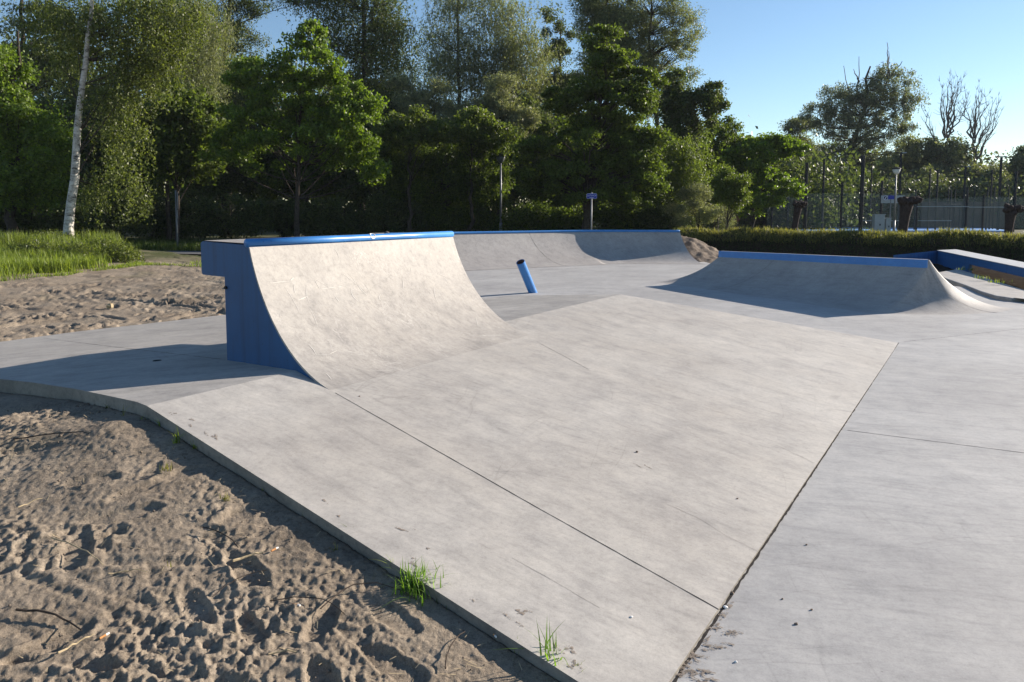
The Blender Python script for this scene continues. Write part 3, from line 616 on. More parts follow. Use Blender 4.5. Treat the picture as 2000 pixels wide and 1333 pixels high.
def build_ground():
    fine = np.r_[np.arange(R(-66), R(-44), .0034), np.arange(R(-44), R(6), .0017)]; mid1 = np.arange(R(6), R(48), .012); rest = np.linspace(R(48), R(294), 60)[:-1]
    th = np.r_[fine, mid1, rest]
    rr = [.25]
    while rr[-1] < 1.6: rr.append(rr[-1]*1.05)
    while rr[-1] < 6: rr.append(rr[-1]*1.0027)
    while rr[-1] < 30: rr.append(rr[-1]*1.0055)
    while rr[-1] < 900: rr.append(rr[-1]*1.06)
    rr = np.array(rr); TH, RD = np.meshgrid(th, rr); x = RD*np.sin(TH); y = RD*np.cos(TH)
    z = base_z(x, y); det = np.zeros(x.shape); near = RD < 34; wfade = np.clip((TH+R(64))/R(6), 0, 1)*np.clip((R(46)-TH)/R(4), 0, 1)
    dd_ = sand_detail(x[near], y[near]); dd_ = stamps(x[near], y[near], dd_); det[near] = dd_*wfade[near]*np.where(RD[near] < 6, .95, 1)
    dmin = np.full(x.shape, 1e9)
    nr = RD < 40
    dm = np.full(x[nr].shape, 1e9)
    for pl in union: dm = np.minimum(dm, seg_dist(x[nr], y[nr], pl))
    dmin[nr] = dm
    fade = np.clip(dmin/.25, 0, 1); z = z+det*(.35+.65*fade)
    # soil settles just below the slab edge
    z = np.where(dmin < .0, -.22, z)
    n = x.shape[1]; m = x.shape[0]; V = np.stack([x, y, z], 2).reshape(-1, 3)
    i, j = np.meshgrid(np.arange(m-1), np.arange(n), indexing='ij'); j2 = (j+1) % n
    F = np.stack([i*n+j, (i+1)*n+j, (i+1)*n+j2, i*n+j2], 2).reshape(-1, 4)
    o = link_fast('ground', V, F, M_ground, smooth=True); o['kind'] = 'structure'; o['label'] = 'trodden grey brown sand around the skatepark'
    return o
def groundmat():
    m, n, l, p = mat("trodden_sand"); g = n.new("ShaderNodeNewGeometry").outputs["Position"]
    a = noise(n, l, g, 1.4, 6, .65); r = ramp(n, [(.3, (.19, .152, .114)), (.5, (.275, .225, .170)), (.7, (.35, .292, .225))]); l.new(a.outputs[0], r.inputs[0])
    b = noise(n, l, g, 38, 6, .75); r2 = ramp(n, [(.28, (.4, .38, .36)), (.5, (.95, .95, .95)), (.75, (1.25, 1.22, 1.18))]); l.new(b.outputs[0], r2.inputs[0])
    c = mixc(n, l, .9, r.outputs[0], r2.outputs[0], 'MULTIPLY')
    v = noise(n, l, g, 210, 3, .8); r3 = ramp(n, [(.3, (.55, .53, .5)), (.6, (1.08, 1.08, 1.08))]); l.new(v.outputs[0], r3.inputs[0]); c = mixc(n, l, .8, c, r3.outputs[0], 'MULTIPLY')
    # grassy soil farther away
    sx = n.new("ShaderNodeSeparateXYZ"); l.new(g, sx.inputs[0]); gn = noise(n, l, g, .5, 5, .7)
    mr = n.new("ShaderNodeMapRange"); mr.inputs[1].default_value = 18; mr.inputs[2].default_value = 21.5; l.new(sx.outputs[1], mr.inputs[0])
    ad = n.new("ShaderNodeMath"); ad.operation = 'MULTIPLY_ADD'; l.new(gn.outputs[0], ad.inputs[0]); ad.inputs[1].default_value = 2.4; l.new(mr.outputs[0], ad.inputs[2])
    su = n.new("ShaderNodeMath"); su.operation = 'SUBTRACT'; su.use_clamp = True; l.new(ad.outputs[0], su.inputs[0]); su.inputs[1].default_value = 1.35
    l.new(mixc(n, l, su.outputs[0], c, (.055, .065, .022)), p.inputs["Base Color"]); p.inputs["Roughness"].default_value = .95; p.inputs["Specular IOR Level"].default_value = .15
    bp = n.new("ShaderNodeBump"); bp.inputs["Strength"].default_value = .75; bp.inputs["Distance"].default_value = .012; l.new(b.outputs[0], bp.inputs["Height"])
    bq = n.new("ShaderNodeBump"); bq.inputs["Strength"].default_value = .5; bq.inputs["Distance"].default_value = .003; l.new(v.outputs[0], bq.inputs["Height"]); l.new(bp.outputs[0], bq.inputs["Normal"]); l.new(bq.outputs[0], p.inputs["Normal"])
    return m
M_ground = groundmat()
build_ground()
def gz(x, y): return float(base_z(np.array([float(x)]), np.array([float(y)]))[0])

M_heap = simple('loose_soil', (.17, .135, .105), .95, .1, 0, 9, .55, 1.0)
# dirt mound right of the far quarter pipe
def mound(name, cx, cy, rx, ry, h, label, rz=0, seed=3, m=None):
    N = 70; u = np.linspace(-1.3, 1.3, N); X, Y = np.meshgrid(u, u); r = np.hypot(X, Y)
    Z = h*np.clip(1-r, -.3, 1)*(1+.25*fbm(X*3, Y*3, 3, seed))+fbm(X*9, Y*9, 4, seed+5)*.09*(r < 1.1)-.02
    ca, sa = math.cos(rz), math.sin(rz); wx = cx+X*rx*ca-Y*ry*sa; wy = cy+X*rx*sa+Y*ry*ca
    V = np.stack([wx, wy, Z], 2).reshape(-1, 3); i, j = np.meshgrid(np.arange(N-1), np.arange(N-1), indexing='ij'); i = i.ravel(); j = j.ravel()
    o = link_fast(name, V, np.stack([i*N+j, i*N+j+1, (i+1)*N+j+1, (i+1)*N+j], 1), m, origin=(cx, cy, 0)); tag(o, label, 'dirt heap'); return o
mound('dirt_heap', 5.7, 25.0, 1.75, 1.9, .90, 'heap of loose brown soil against the right end of the far quarter pipe', m=M_heap)
mound('dirt_heap', -3.6, 21.5, 1.7, 1.3, 1.0, 'low strip of loose soil showing behind the left end of the far coping', seed=9, m=M_heap)

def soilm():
    m, n, l, p = mat('shade_darkened_soil'); g = n.new("ShaderNodeNewGeometry").outputs["Position"]; a = noise(n, l, g, 7, 6, .65); r = ramp(n, [(.3, (.022, .018, .015)), (.7, (.075, .062, .05))]); l.new(a.outputs[0], r.inputs[0])
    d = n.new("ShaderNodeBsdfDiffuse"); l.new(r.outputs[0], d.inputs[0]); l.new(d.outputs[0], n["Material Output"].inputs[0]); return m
# dark bare soil draped behind the blue ledge, colour deepened to stand in for shade
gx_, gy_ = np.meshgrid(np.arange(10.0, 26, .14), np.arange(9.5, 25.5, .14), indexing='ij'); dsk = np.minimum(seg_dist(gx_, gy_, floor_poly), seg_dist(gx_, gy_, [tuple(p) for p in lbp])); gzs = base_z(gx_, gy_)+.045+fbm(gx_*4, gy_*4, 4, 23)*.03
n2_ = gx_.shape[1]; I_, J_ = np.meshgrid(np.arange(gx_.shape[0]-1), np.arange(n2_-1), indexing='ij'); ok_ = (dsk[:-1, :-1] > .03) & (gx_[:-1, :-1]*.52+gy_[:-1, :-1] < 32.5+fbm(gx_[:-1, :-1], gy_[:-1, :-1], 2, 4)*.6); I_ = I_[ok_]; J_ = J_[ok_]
o = link_fast('soil', np.stack([gx_, gy_, gzs], 2).reshape(-1, 3), np.stack([I_*n2_+J_, (I_+1)*n2_+J_, (I_+1)*n2_+J_+1, I_*n2_+J_+1], 1), soilm()); tag(o, kind='structure', label='dark bare soil behind the blue ledge, shade put into its colour')
# road and path
rm = MB(); pts = [(-40, 24.3), (-16, 24.3), (-9.5, 24.35), (-5, 25.5), (2, 29.5), (12, 37), (22, 46)]
A = []; B = []
for i, (x, y) in enumerate(pts):
    a = np.array(pts[max(0, i-1)]); b = np.array(pts[min(len(pts)-1, i+1)]); d = b-a; d = d/np.linalg.norm(d); n_ = np.array([-d[1], d[0]])
    for k_ in (0,):
        p1 = np.array([x, y])-n_*1.15; p2 = np.array([x, y])+n_*1.3; A.append((*p1, gz(*p1)+.07)); B.append((*p2, gz(*p2)+.07))
rm.grid([A, B]); o = rm.build('road', M['asphalt']); tag(o, kind='structure', label='narrow grey asphalt path')

# ------------------------------------------------------------------ plants
def unit(v): return v/(np.linalg.norm(v, axis=-1, keepdims=True)+1e-9)
def leaves(P, l, w_, up=.3, hang=0.0, rs=RNG):
    n = len(P); a = unit(rs.normal(size=(n, 3))+np.array([0, 0, -hang*2.5])); q = unit(rs.normal(size=(n, 3))+np.array([0, 0, up*2])); s = unit(np.cross(a, q))
    L = (l*rs.uniform(.6, 1.35, (n, 1)))/2; Wd = (w_*rs.uniform(.6, 1.3, (n, 1)))/2; nrm = np.cross(a, s)
    return np.stack([P-a*L, P+s*Wd+nrm*Wd*.25-a*L*.1, P+a*L, P-s*Wd+nrm*Wd*.25-a*L*.1], 1).reshape(-1, 3)
def leaf_obj(name, V, m, parent, kind=None, origin=None):
    n = len(V)//4; o = link_fast(name, V, np.arange(n*4).reshape(n, 4), m, parent, origin=origin); return o
def curve3(a, b, c, k=6):
    a, b, c = map(np.array, (a, b, c)); return [tuple((1-u)**2*a+2*u*(1-u)*b+u*u*c) for u in np.linspace(0, 1, k)]
def tree(name, label, cat, D, trunk_px, crowns, m, nclump=60, nleaf=180, cr=.55, leaf=(.12, .08), tr=.16, bark='bark', group=None, hang=0, strands=0, limb=.35, seed=0, zb=None, airy=.0, strand_len=1.6, flat=.75, up=.3, cdy=0.0):
    rs = np.random.default_rng(seed+100); random.seed(seed)
    tp_ = [atY(x, y, D) for x, y in trunk_px]
    bz = gz(tp_[0][0], tp_[0][1]) if zb is None else zb
    tp_[0] = np.array([tp_[0][0], tp_[0][1], bz-.1])
    root = thing(name, (tp_[0][0], tp_[0][1], bz), label, cat, group)
    P = resample(tp_, 14); wob = tr*(.1 if bark == 'birch' else .35)
    P[1:-1] += rs.normal(0, wob, (12, 3))*[1, 1, .1]
    tb = MB(); lb2 = MB(); rad = [tr*(1.25 if i == 0 else 1)*(1-.82*i/13) for i in range(14)]
    tb.tube([tuple(p) for p in P], rad, 10)
    allp = []
    tot = sum(c[2]*c[3] for c in crowns); sc_px = D/FPX
    for (cx, cy, rx, ry) in crowns:
        c = atY(cx, cy, D)+np.array([0, cdy, 0]); rxm, rym = rx*sc_px, ry*sc_px; depth = min(rxm, max(rym, rxm*.7))*.9
        k = max(4, int(nclump*rx*ry/tot))
        d = unit(rs.normal(size=(k, 3))); rad_ = rs.uniform(.15, 1, (k, 1))**.5
        Q = c+d*rad_*np.array([rxm, depth, rym])
        for q in Q:
            if q[2] < bz+.25: q[2] = bz+.25+rs.uniform(0, .5)
            if rs.random() < limb:
                zt = min(max(q[2]-abs(rs.normal(0, 1))*.8-.5, P[3][2]), P[-1][2]); i = int(np.argmin(abs(P[:, 2]-zt))); s0 = P[i]
                mid = (s0+q)/2+np.array([0, 0, .18*np.linalg.norm(q-s0)*(-.5 if hang else .6)])+rs.normal(0, .08, 3)
                (lb2 if bark == 'birch' else tb).tube(curve3(s0, mid, q, 7), [max(.012, rad[i]*(.22 if bark == 'birch' else .4))*(1-.85*u) for u in np.linspace(0, 1, 7)], 5, False)
        nl = rs.poisson(nleaf, k)
        for q, n_ in zip(Q, nl):
            r_ = cr*rs.uniform(.5, 1.3)*1.02
            if strands:
                ns = max(1, int(n_/strands)); S0 = q+rs.normal(size=(ns, 3))*np.array([r_, r_, r_*.6]); u = rs.random((ns, strands, 1)); ln = rs.uniform(.4, 1.2, (ns, 1, 1))*strand_len
                sway = rs.normal(0, .12, (ns, 1, 3)); pts_ = S0[:, None, :]+np.concatenate([sway[..., :2]*u*ln, -u*ln], 2)+rs.normal(0, .05, (ns, strands, 3)); L_ = pts_.reshape(-1, 3)
                L_ = L_[L_[:, 2] > bz+.15]
            else:
                L_ = q+unit(rs.normal(size=(n_, 3)))*(rs.random((n_, 1))**.55)*np.array([r_, r_, r_*flat])*1.08+rs.normal(0, .16, (n_, 3))*r_
            allp.append(L_)
    Pn = np.concatenate(allp); Pn[:, 2] = np.maximum(Pn[:, 2], bz+.05)
    tb.build('trunk', M[bark], root, True)
    if lb2.V: lb2.build('limbs', M['bark'], root, True)
    leaf_obj('crown', leaves(Pn, leaf[0], leaf[1], up, hang, rs), m, root)
    return root
G1 = 'trees along the far edge of the skatepark'
tree('birch_tree', 'white-barked birch with drooping light green branches, leftmost foreground tree', 'birch tree', 23, [(133, 476), (138, 400), (146, 330), (158, 200), (170, 95), (180, -10), (190, -120)],
     [(238, 60, 68, 85), (280, 10, 110, 90), (215, 170, 40, 70), (250, 150, 40, 70), (200, 280, 26, 60), (235, 270, 18, 50), (110, 20, 80, 55), (118, 100, 30, 45), (165, 15, 45, 40), (150, 70, 22, 25), (330, 0, 70, 60), (165, 350, 10, 28), (232, 345, 9, 25), (290, 110, 40, 60)], M['l_birch'], 130, 300, .30, (.075, .055), .15, 'birch', strands=14, hang=.5, limb=.22, seed=1, strand_len=1.1, zb=.50, cdy=.55)
tree('lime_tree', 'dense green tree at the left edge of the photo behind the birch', 'tree', 28, [(20, 470), (25, 300), (30, 150), (35, 60)], [(20, 140, 50, 50), (40, 240, 70, 60), (80, 300, 55, 70), (10, 340, 80, 70), (80, 380, 60, 45), (0, 210, 50, 60)], M['l_maple'], 130, 300, .55, (.12, .085), .2, seed=2)
tree('willow_tree', 'grey-green willow hanging behind the birch crown', 'willow tree', 34, [(330, 450), (325, 300), (330, 100), (340, 0)], [(340, 50, 85, 60), (375, 100, 50, 40), (320, 110, 60, 40), (390, 50, 50, 60), (350, 0, 80, 40), (395, 150, 30, 40)], M['l_willow'], 150, 380, .5, (.12, .03), .11, strands=12, hang=.8, limb=.3, seed=3, strand_len=1.5)
tree('willow_tree', 'tall dark tree standing far left behind the birch top', 'tree', 45, [(40, 450), (40, 250), (45, 50), (50, -60)], [(60, 30, 80, 40), (110, 100, 70, 60), (60, 130, 60, 50), (180, 140, 60, 70), (160, 30, 60, 50), (150, 240, 90, 60), (260, 220, 80, 80)], M['l_dark'], 150, 260, .75, (.16, .08), .3, seed=30, limb=.4)
tree('willow_tree', 'dark tall willow with bare limbs crossing the sky gap above the maple', 'willow tree', 46, [(440, 450), (445, 260), (430, 130), (440, 40), (460, -60)], [(430, 30, 70, 50), (510, 8, 60, 18), (410, 190, 70, 80), (470, -40, 90, 30), (560, 0, 30, 12), (475, 90, 50, 50), (390, 110, 50, 60), (470, 150, 50, 60)], M['l_dark'], 150, 260, .7, (.16, .06), .34, seed=4, limb=.5)
tree('maple_tree', 'bright green broad maple with thin trunk, left of the far ramp', 'maple tree', 31, [(579, 462), (580, 380), (583, 300), (590, 200), (600, 90), (605, 50)], [(612, 70, 45, 35), (600, 130, 85, 45), (650, 180, 85, 50), (550, 180, 80, 50), (500, 240, 85, 55), (600, 280, 140, 50), (700, 250, 62, 60), (480, 150, 45, 45), (640, 240, 100, 60), (720, 320, 40, 30), (460, 300, 60, 40)], M['l_maple'], 260, 210, .42, (.15, .085), .12, seed=5, hang=.3, flat=.55)
tree('poplar_tree', 'tall dark tree rising behind the maple to the top of the photo', 'tree', 46, [(705, 450), (705, 250), (710, 100), (715, -60)], [(700, -10, 85, 50), (720, 70, 80, 60), (745, 150, 70, 60), (690, 190, 80, 60), (640, -10, 50, 30), (765, 50, 32, 30), (770, 200, 50, 60), (660, 60, 40, 50), (740, 260, 80, 50)], M['l_dark'], 230, 340, .75, (.15, .07), .3, seed=6, strands=6, strand_len=.8, hang=.4)
tree('poplar_tree', 'tall thin silvery poplar against the sky gap, dark straight trunk', 'poplar tree', 58, [(893, 450), (894, 300), (895, 150), (892, 40), (900, -60)], [(895, -10, 60, 45), (870, 70, 45, 55), (930, 60, 35, 50), (890, 150, 60, 60), (930, 180, 45, 50), (860, 230, 70, 50), (900, 100, 55, 50)], M['l_willow'], 180, 230, .8, (.2, .06), .24, seed=7, limb=.4, strands=6, strand_len=1.0, hang=.4)
tree('poplar_tree', 'rounded grey-green poplar right of the thin silvery one', 'poplar tree', 58, [(1000, 450), (1000, 300), (998, 150), (1000, 60)], [(1000, 50, 48, 50), (1012, 110, 65, 60), (970, 130, 45, 60), (1020, 190, 65, 60), (965, 10, 30, 30), (1000, 250, 80, 50)], M['l_willow'], 180, 310, .8, (.2, .06), .28, seed=8, strands=6, strand_len=1.0, hang=.4)
tree('poplar_tree', 'small sparse dark crown between the grey-green poplar and the oak', 'tree', 62, [(1090, 450), (1092, 250), (1095, 60)], [(1088, 75, 30, 30), (1085, 125, 36, 40), (1110, 180, 45, 50), (1060, 200, 50, 60), (1070, 30, 16, 12)], M['l_dark'], 100, 230, .7, (.2, .1), .25, seed=9, limb=.5)
tree('sallow_tree', 'silvery sallow bush crown between maple and poplars', 'sallow tree', 42, [(845, 455), (846, 350), (848, 220)], [(842, 190, 40, 34), (865, 235, 55, 40), (800, 215, 40, 35), (780, 160, 25, 25)], M['l_grey'], 90, 280, .45, (.14, .05), .16, seed=10)
tree('sallow_tree', 'pale silvery sallow just left of the oak', 'sallow tree', 42, [(975, 455), (975, 350), (975, 220)], [(975, 175, 34, 35), (985, 230, 50, 45), (940, 225, 35, 35), (1020, 240, 30, 35)], M['l_grey'], 90, 280, .45, (.14, .05), .16, seed=11)
tree('hazel_tree', 'yellow-topped bush tree at the foot of the silvery sallows', 'hazel tree', 36, [(800, 460), (800, 380), (800, 280)], [(800, 235, 45, 18), (790, 262, 60, 24), (850, 255, 50, 20)], M['l_yellow'], 70, 240, .4, (.12, .08), .12, seed=12)
tree('hazel_tree', 'olive bush tree with yellow tips behind the street lamp', 'hazel tree', 37, [(920, 460), (920, 380), (920, 280)], [(925, 235, 50, 18), (920, 262, 75, 24), (965, 270, 50, 28)], M['l_yellow'], 70, 240, .4, (.12, .08), .12, seed=13)
tree('hazel_tree', 'dark olive tree mass under the yellow tips, between maple and oak', 'tree', 38, [(860, 460), (860, 400), (860, 330)], [(790, 320, 70, 50), (880, 320, 80, 50), (960, 320, 70, 50), (830, 370, 90, 40), (930, 370, 60, 40)], M['l_oak'], 170, 260, .5, (.13, .085), .14, seed=31)
tree('oak_tree', 'large dark green spreading oak behind the blue street sign', 'oak tree', 34, [(1144, 460), (1146, 400), (1155, 320), (1175, 200), (1185, 90)], [(1185, 85, 32, 35), (1190, 140, 62, 45), (1120, 190, 60, 30), (1180, 210, 105, 50), (1150, 290, 135, 50), (1240, 290, 75, 60), (1130, 350, 130, 50), (1240, 360, 60, 55), (1050, 320, 45, 50), (1255, 180, 45, 40)], M['l_oak'], 360, 310, .47, (.14, .085), .22, seed=14, flat=.4)
tree('willow_tree', 'tall grey willow rising behind the oak top', 'willow tree', 50, [(1185, 450), (1186, 250), (1184, 80), (1182, -60)], [(1180, 10, 60, 45), (1150, -20, 40, 35), (1215, 60, 55, 50), (1200, 130, 80, 60), (1180, 60, 60, 50)], M['l_willow'], 170, 380, .7, (.17, .06), .3, seed=15)
tree('willow_tree', 'airy tall willow with open twiggy crown leaning right against the sky', 'willow tree', 50, [(1290, 450), (1285, 250), (1272, 120), (1270, 20), (1275, -50)], [(1280, 20, 55, 50), (1330, 30, 45, 30), (1340, 90, 40, 35), (1365, 45, 25, 22), (1270, 110, 55, 50), (1320, 140, 40, 30), (1255, -20, 60, 30), (1290, 70, 70, 60), (1300, 190, 70, 50)], M['l_willow'], 210, 160, .55, (.17, .05), .22, seed=16, limb=.7)
tree('oak_tree', 'dark ragged oak reaching right of the large oak', 'oak tree', 40, [(1335, 455), (1335, 350), (1345, 230), (1355, 190)], [(1320, 200, 40, 35), (1360, 215, 50, 40), (1390, 180, 22, 18), (1400, 210, 18, 22), (1330, 260, 60, 45), (1310, 160, 30, 25)], M['l_dark'], 100, 260, .45, (.15, .09), .18, seed=17)
tree('laburnum_tree', 'yellow-green drooping shrub right of the large oak', 'shrub', 36, [(1335, 455), (1335, 400), (1335, 310)], [(1330, 290, 32, 28), (1345, 330, 26, 40), (1315, 340, 20, 30)], M['l_yellow'], 60, 260, .35, (.1, .05), .08, strands=10, hang=.5, seed=18, strand_len=.8)
tree('ash_tree', 'mid green tree filling behind the yellow shrub and young lime', 'tree', 48, [(1400, 450), (1400, 380), (1400, 270)], [(1400, 270, 50, 40), (1390, 320, 60, 50), (1450, 290, 40, 35), (1430, 350, 50, 40)], M['l_oak'], 100, 250, .6, (.17, .1), .2, seed=19)
tree('young_lime', 'small staked round-headed young tree behind the left end of the hedge', 'young tree', 31, [(1417, 462), (1421, 420), (1426, 390), (1428, 350)], [(1425, 352, 36, 22), (1428, 385, 36, 22)], M['l_yellow'], 60, 260, .26, (.08, .05), .035, seed=20)
tree('plane_tree', 'sunlit bright green tree with layered branches at the left of the ball court', 'tree', 42, [(1470, 462), (1471, 430), (1466, 370), (1470, 290)], [(1470, 300, 50, 35), (1520, 285, 45, 25), (1560, 290, 28, 14), (1500, 350, 45, 25), (1540, 375, 22, 16), (1450, 345, 40, 40), (1460, 400, 45, 22), (1510, 395, 25, 14)], M['l_maple'], 170, 220, .4, (.16, .1), .13, seed=21, flat=.4)
tree('sallow_bush', 'pale grey feathery bush below the yellow-green shrub', 'bush', 35, [(1365, 460), (1365, 430), (1365, 390)], [(1362, 385, 38, 28), (1350, 420, 50, 28), (1395, 425, 35, 22)], M['l_grey'], 70, 260, .35, (.12, .025), .06, seed=22)
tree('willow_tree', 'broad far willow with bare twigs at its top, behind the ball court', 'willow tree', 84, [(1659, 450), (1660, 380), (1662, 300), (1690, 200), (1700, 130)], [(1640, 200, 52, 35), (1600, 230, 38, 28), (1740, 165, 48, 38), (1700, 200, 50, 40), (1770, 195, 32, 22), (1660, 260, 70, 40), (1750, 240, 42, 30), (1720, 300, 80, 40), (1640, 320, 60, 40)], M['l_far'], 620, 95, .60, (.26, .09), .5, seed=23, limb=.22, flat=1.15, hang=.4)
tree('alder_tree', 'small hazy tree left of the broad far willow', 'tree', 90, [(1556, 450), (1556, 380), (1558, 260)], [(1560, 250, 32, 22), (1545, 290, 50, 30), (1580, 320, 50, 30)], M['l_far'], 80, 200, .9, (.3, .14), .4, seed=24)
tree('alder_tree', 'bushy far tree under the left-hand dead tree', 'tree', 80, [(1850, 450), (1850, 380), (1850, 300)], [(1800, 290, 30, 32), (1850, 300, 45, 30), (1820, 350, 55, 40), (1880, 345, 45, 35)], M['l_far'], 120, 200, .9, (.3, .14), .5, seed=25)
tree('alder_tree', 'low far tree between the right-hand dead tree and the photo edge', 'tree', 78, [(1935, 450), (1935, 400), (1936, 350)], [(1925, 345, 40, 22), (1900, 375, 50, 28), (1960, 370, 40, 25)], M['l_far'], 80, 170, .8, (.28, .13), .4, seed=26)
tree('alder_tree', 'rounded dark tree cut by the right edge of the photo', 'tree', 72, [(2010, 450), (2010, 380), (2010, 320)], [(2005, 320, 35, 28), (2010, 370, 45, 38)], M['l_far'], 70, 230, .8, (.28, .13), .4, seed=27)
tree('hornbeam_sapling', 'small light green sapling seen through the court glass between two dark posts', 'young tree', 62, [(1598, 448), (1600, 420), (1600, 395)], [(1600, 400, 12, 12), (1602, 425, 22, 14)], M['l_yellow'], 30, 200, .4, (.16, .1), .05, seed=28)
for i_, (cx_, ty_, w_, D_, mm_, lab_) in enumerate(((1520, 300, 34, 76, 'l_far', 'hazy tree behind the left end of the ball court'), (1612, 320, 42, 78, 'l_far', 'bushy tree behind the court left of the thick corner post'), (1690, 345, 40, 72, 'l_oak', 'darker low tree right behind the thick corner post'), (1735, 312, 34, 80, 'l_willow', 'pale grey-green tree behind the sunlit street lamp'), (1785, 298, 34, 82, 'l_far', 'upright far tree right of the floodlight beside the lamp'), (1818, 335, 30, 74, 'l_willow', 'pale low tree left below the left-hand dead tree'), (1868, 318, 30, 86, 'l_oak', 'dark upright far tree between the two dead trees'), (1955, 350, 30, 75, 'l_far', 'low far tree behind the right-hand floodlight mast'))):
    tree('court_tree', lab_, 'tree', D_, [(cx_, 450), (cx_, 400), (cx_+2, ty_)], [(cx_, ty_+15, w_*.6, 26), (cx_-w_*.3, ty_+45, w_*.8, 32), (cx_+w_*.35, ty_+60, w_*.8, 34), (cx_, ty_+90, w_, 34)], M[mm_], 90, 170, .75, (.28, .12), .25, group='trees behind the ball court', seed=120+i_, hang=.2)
# bare twigs over the willow + dead trees
def dead_tree(label, D, base, tips, tr, seed, name='dead_tree'):
    random.seed(seed); rs = np.random.default_rng(seed); b = atY(*base, D); b[2] = 0; root = thing(name, tuple(b), label, 'dead tree', 'bare dead trees beyond the ball court'); mb = MB()
    fork = atY(base[0]+3, base[1]-150, D)
    mb.tube(curve3(b, (b+fork)/2, fork, 6), [tr*(1-.3*u) for u in np.linspace(0, 1, 6)], 7)
    for (x, y, fx, fy) in tips:
        e = atY(x, y, D+rs.uniform(-2, 2)); s0 = atY(fx, fy, D); mid = (s0+e)/2+np.array([(e[0]-s0[0])*.25, 0, -abs(e[0]-s0[0])*.2])
        c = curve3(s0, mid, e, 9); c = [tuple(np.array(p)+rs.normal(0, .12, 3)) if 0 < i else p for i, p in enumerate(c)]
        mb.tube(c, [tr*.40*(1-.9*u)**1.2 for u in np.linspace(0, 1, 9)], 5)
        for i in range(2, 9):
            for _ in range(3):
                q = np.array(c[i]); d = unit(q-np.array(c[i-1])+rs.normal(0, .35, 3)); L = rs.uniform(.5, 1.6)*(1.2-i/10)
                mb.tube([tuple(q), tuple(q+d*L*.5+(0, 0, .05)), tuple(q+d*L+(0, 0, .3*L))], [.022, .015, .008], 4)
    mb.build('trunk', M['deadbark'], root); return root
dead_tree('left of the two bare dead trees against the sky', 80, (1848, 440), [(1858, 150, 1848, 290), (1838, 155, 1846, 270), (1880, 150, 1850, 260), (1800, 200, 1845, 300), (1868, 165, 1852, 250), (1877, 205, 1855, 250), (1846, 175, 1848, 270), (1852, 145, 1850, 250), (1862, 155, 1852, 240), (1872, 150, 1852, 270), (1812, 215, 1845, 320), (1888, 190, 1852, 265)], .26, 41)
dead_tree('right of the two bare dead trees, limbs sweeping down towards the edge', 80, (1902, 440), [(1905, 175, 1902, 300), (1920, 180, 1902, 270), (1952, 185, 1905, 315), (1890, 190, 1900, 290), (1940, 190, 1903, 290), (1930, 225, 1905, 300), (1900, 200, 1902, 280), (1912, 165, 1903, 270), (1930, 180, 1904, 280), (1945, 205, 1905, 300), (1953, 215, 1907, 310), (1948, 300, 1912, 335), (1882, 175, 1898, 270)], .26, 42)
tw = MB(); rs_ = np.random.default_rng(5)
rtw = thing('bare_twigs', tuple(atY(1700, 200, 84)), 'leafless dead top branches poking out of the broad far willow', 'branches')
for (x, y, fx, fy) in ((1678, 112, 1675, 200), (1645, 130, 1665, 200), (1734, 82, 1738, 150), (1760, 120, 1740, 150), (1740, 100, 1730, 170), (1725, 120, 1736, 160), (1670, 135, 1677, 165)):
    c = curve3(atY(fx, fy, 84), atY((fx+x)/2+rs_.normal(0, 3), (fy+y)/2, 84), atY(x, y, 84), 7); c = [tuple(np.array(p)+rs_.normal(0, .1, 3)) for p in c]; tw.tube(c, [.11, .1, .08, .07, .05, .04, .03], 4)
tw.build('branch', M['deadbark'], rtw)

# pollards
for (x, yt, yb, rpx, D, lab, lean) in ((1556, 386, 455, 7, 31, 'thin leaning pollard stump behind the hedge, leftmost of the three', 4), (1768, 380, 462, 11, 29, 'thick pollard stump with a heavy knobbly head, middle of the three behind the hedge', 4), (1973, 397, 460, 9, 28.5, 'pollard stump near the right edge of the photo behind the hedge', 2)):
    b = atY(x-lean*2, yb, D); b[2] = 0; tpt = atY(x+lean, yt+14, D); root = thing('pollard_willow', tuple(b), lab, 'pollard tree', 'pollard stumps behind the hedge')
    mb = MB(); r_ = rpx*D/FPX; mb.tube(curve3(b, (b+tpt)/2+(-.05, 0, 0), tpt, 8), [r_*1.0, r_*.95, r_*.85, r_*.8, r_*.8, r_*.85, r_*1.0, r_*1.15], 12); mb.build('trunk', M['pollard'], root, True)
    V = []; F = []; hb = MB(); rs_ = np.random.default_rng(int(x))
    for k_ in range(26):
        d = unit(rs_.normal(size=3)*[1, 1, .45]); q = tpt+d*np.array([r_*1.9, r_*1.4, r_*1.15])*rs_.uniform(.5, 1.1)+np.array([r_*.3, 0, .02]); q2 = q+d*r_*.35+(0, 0, r_*.2)
        hb.tube([tuple((tpt+q)/2), tuple(q), tuple(q2)], [r_*.6, r_*rs_.uniform(.35, .6), r_*.15], 7)
    hb.build('knobbly_head', M['pollard'], root, True)

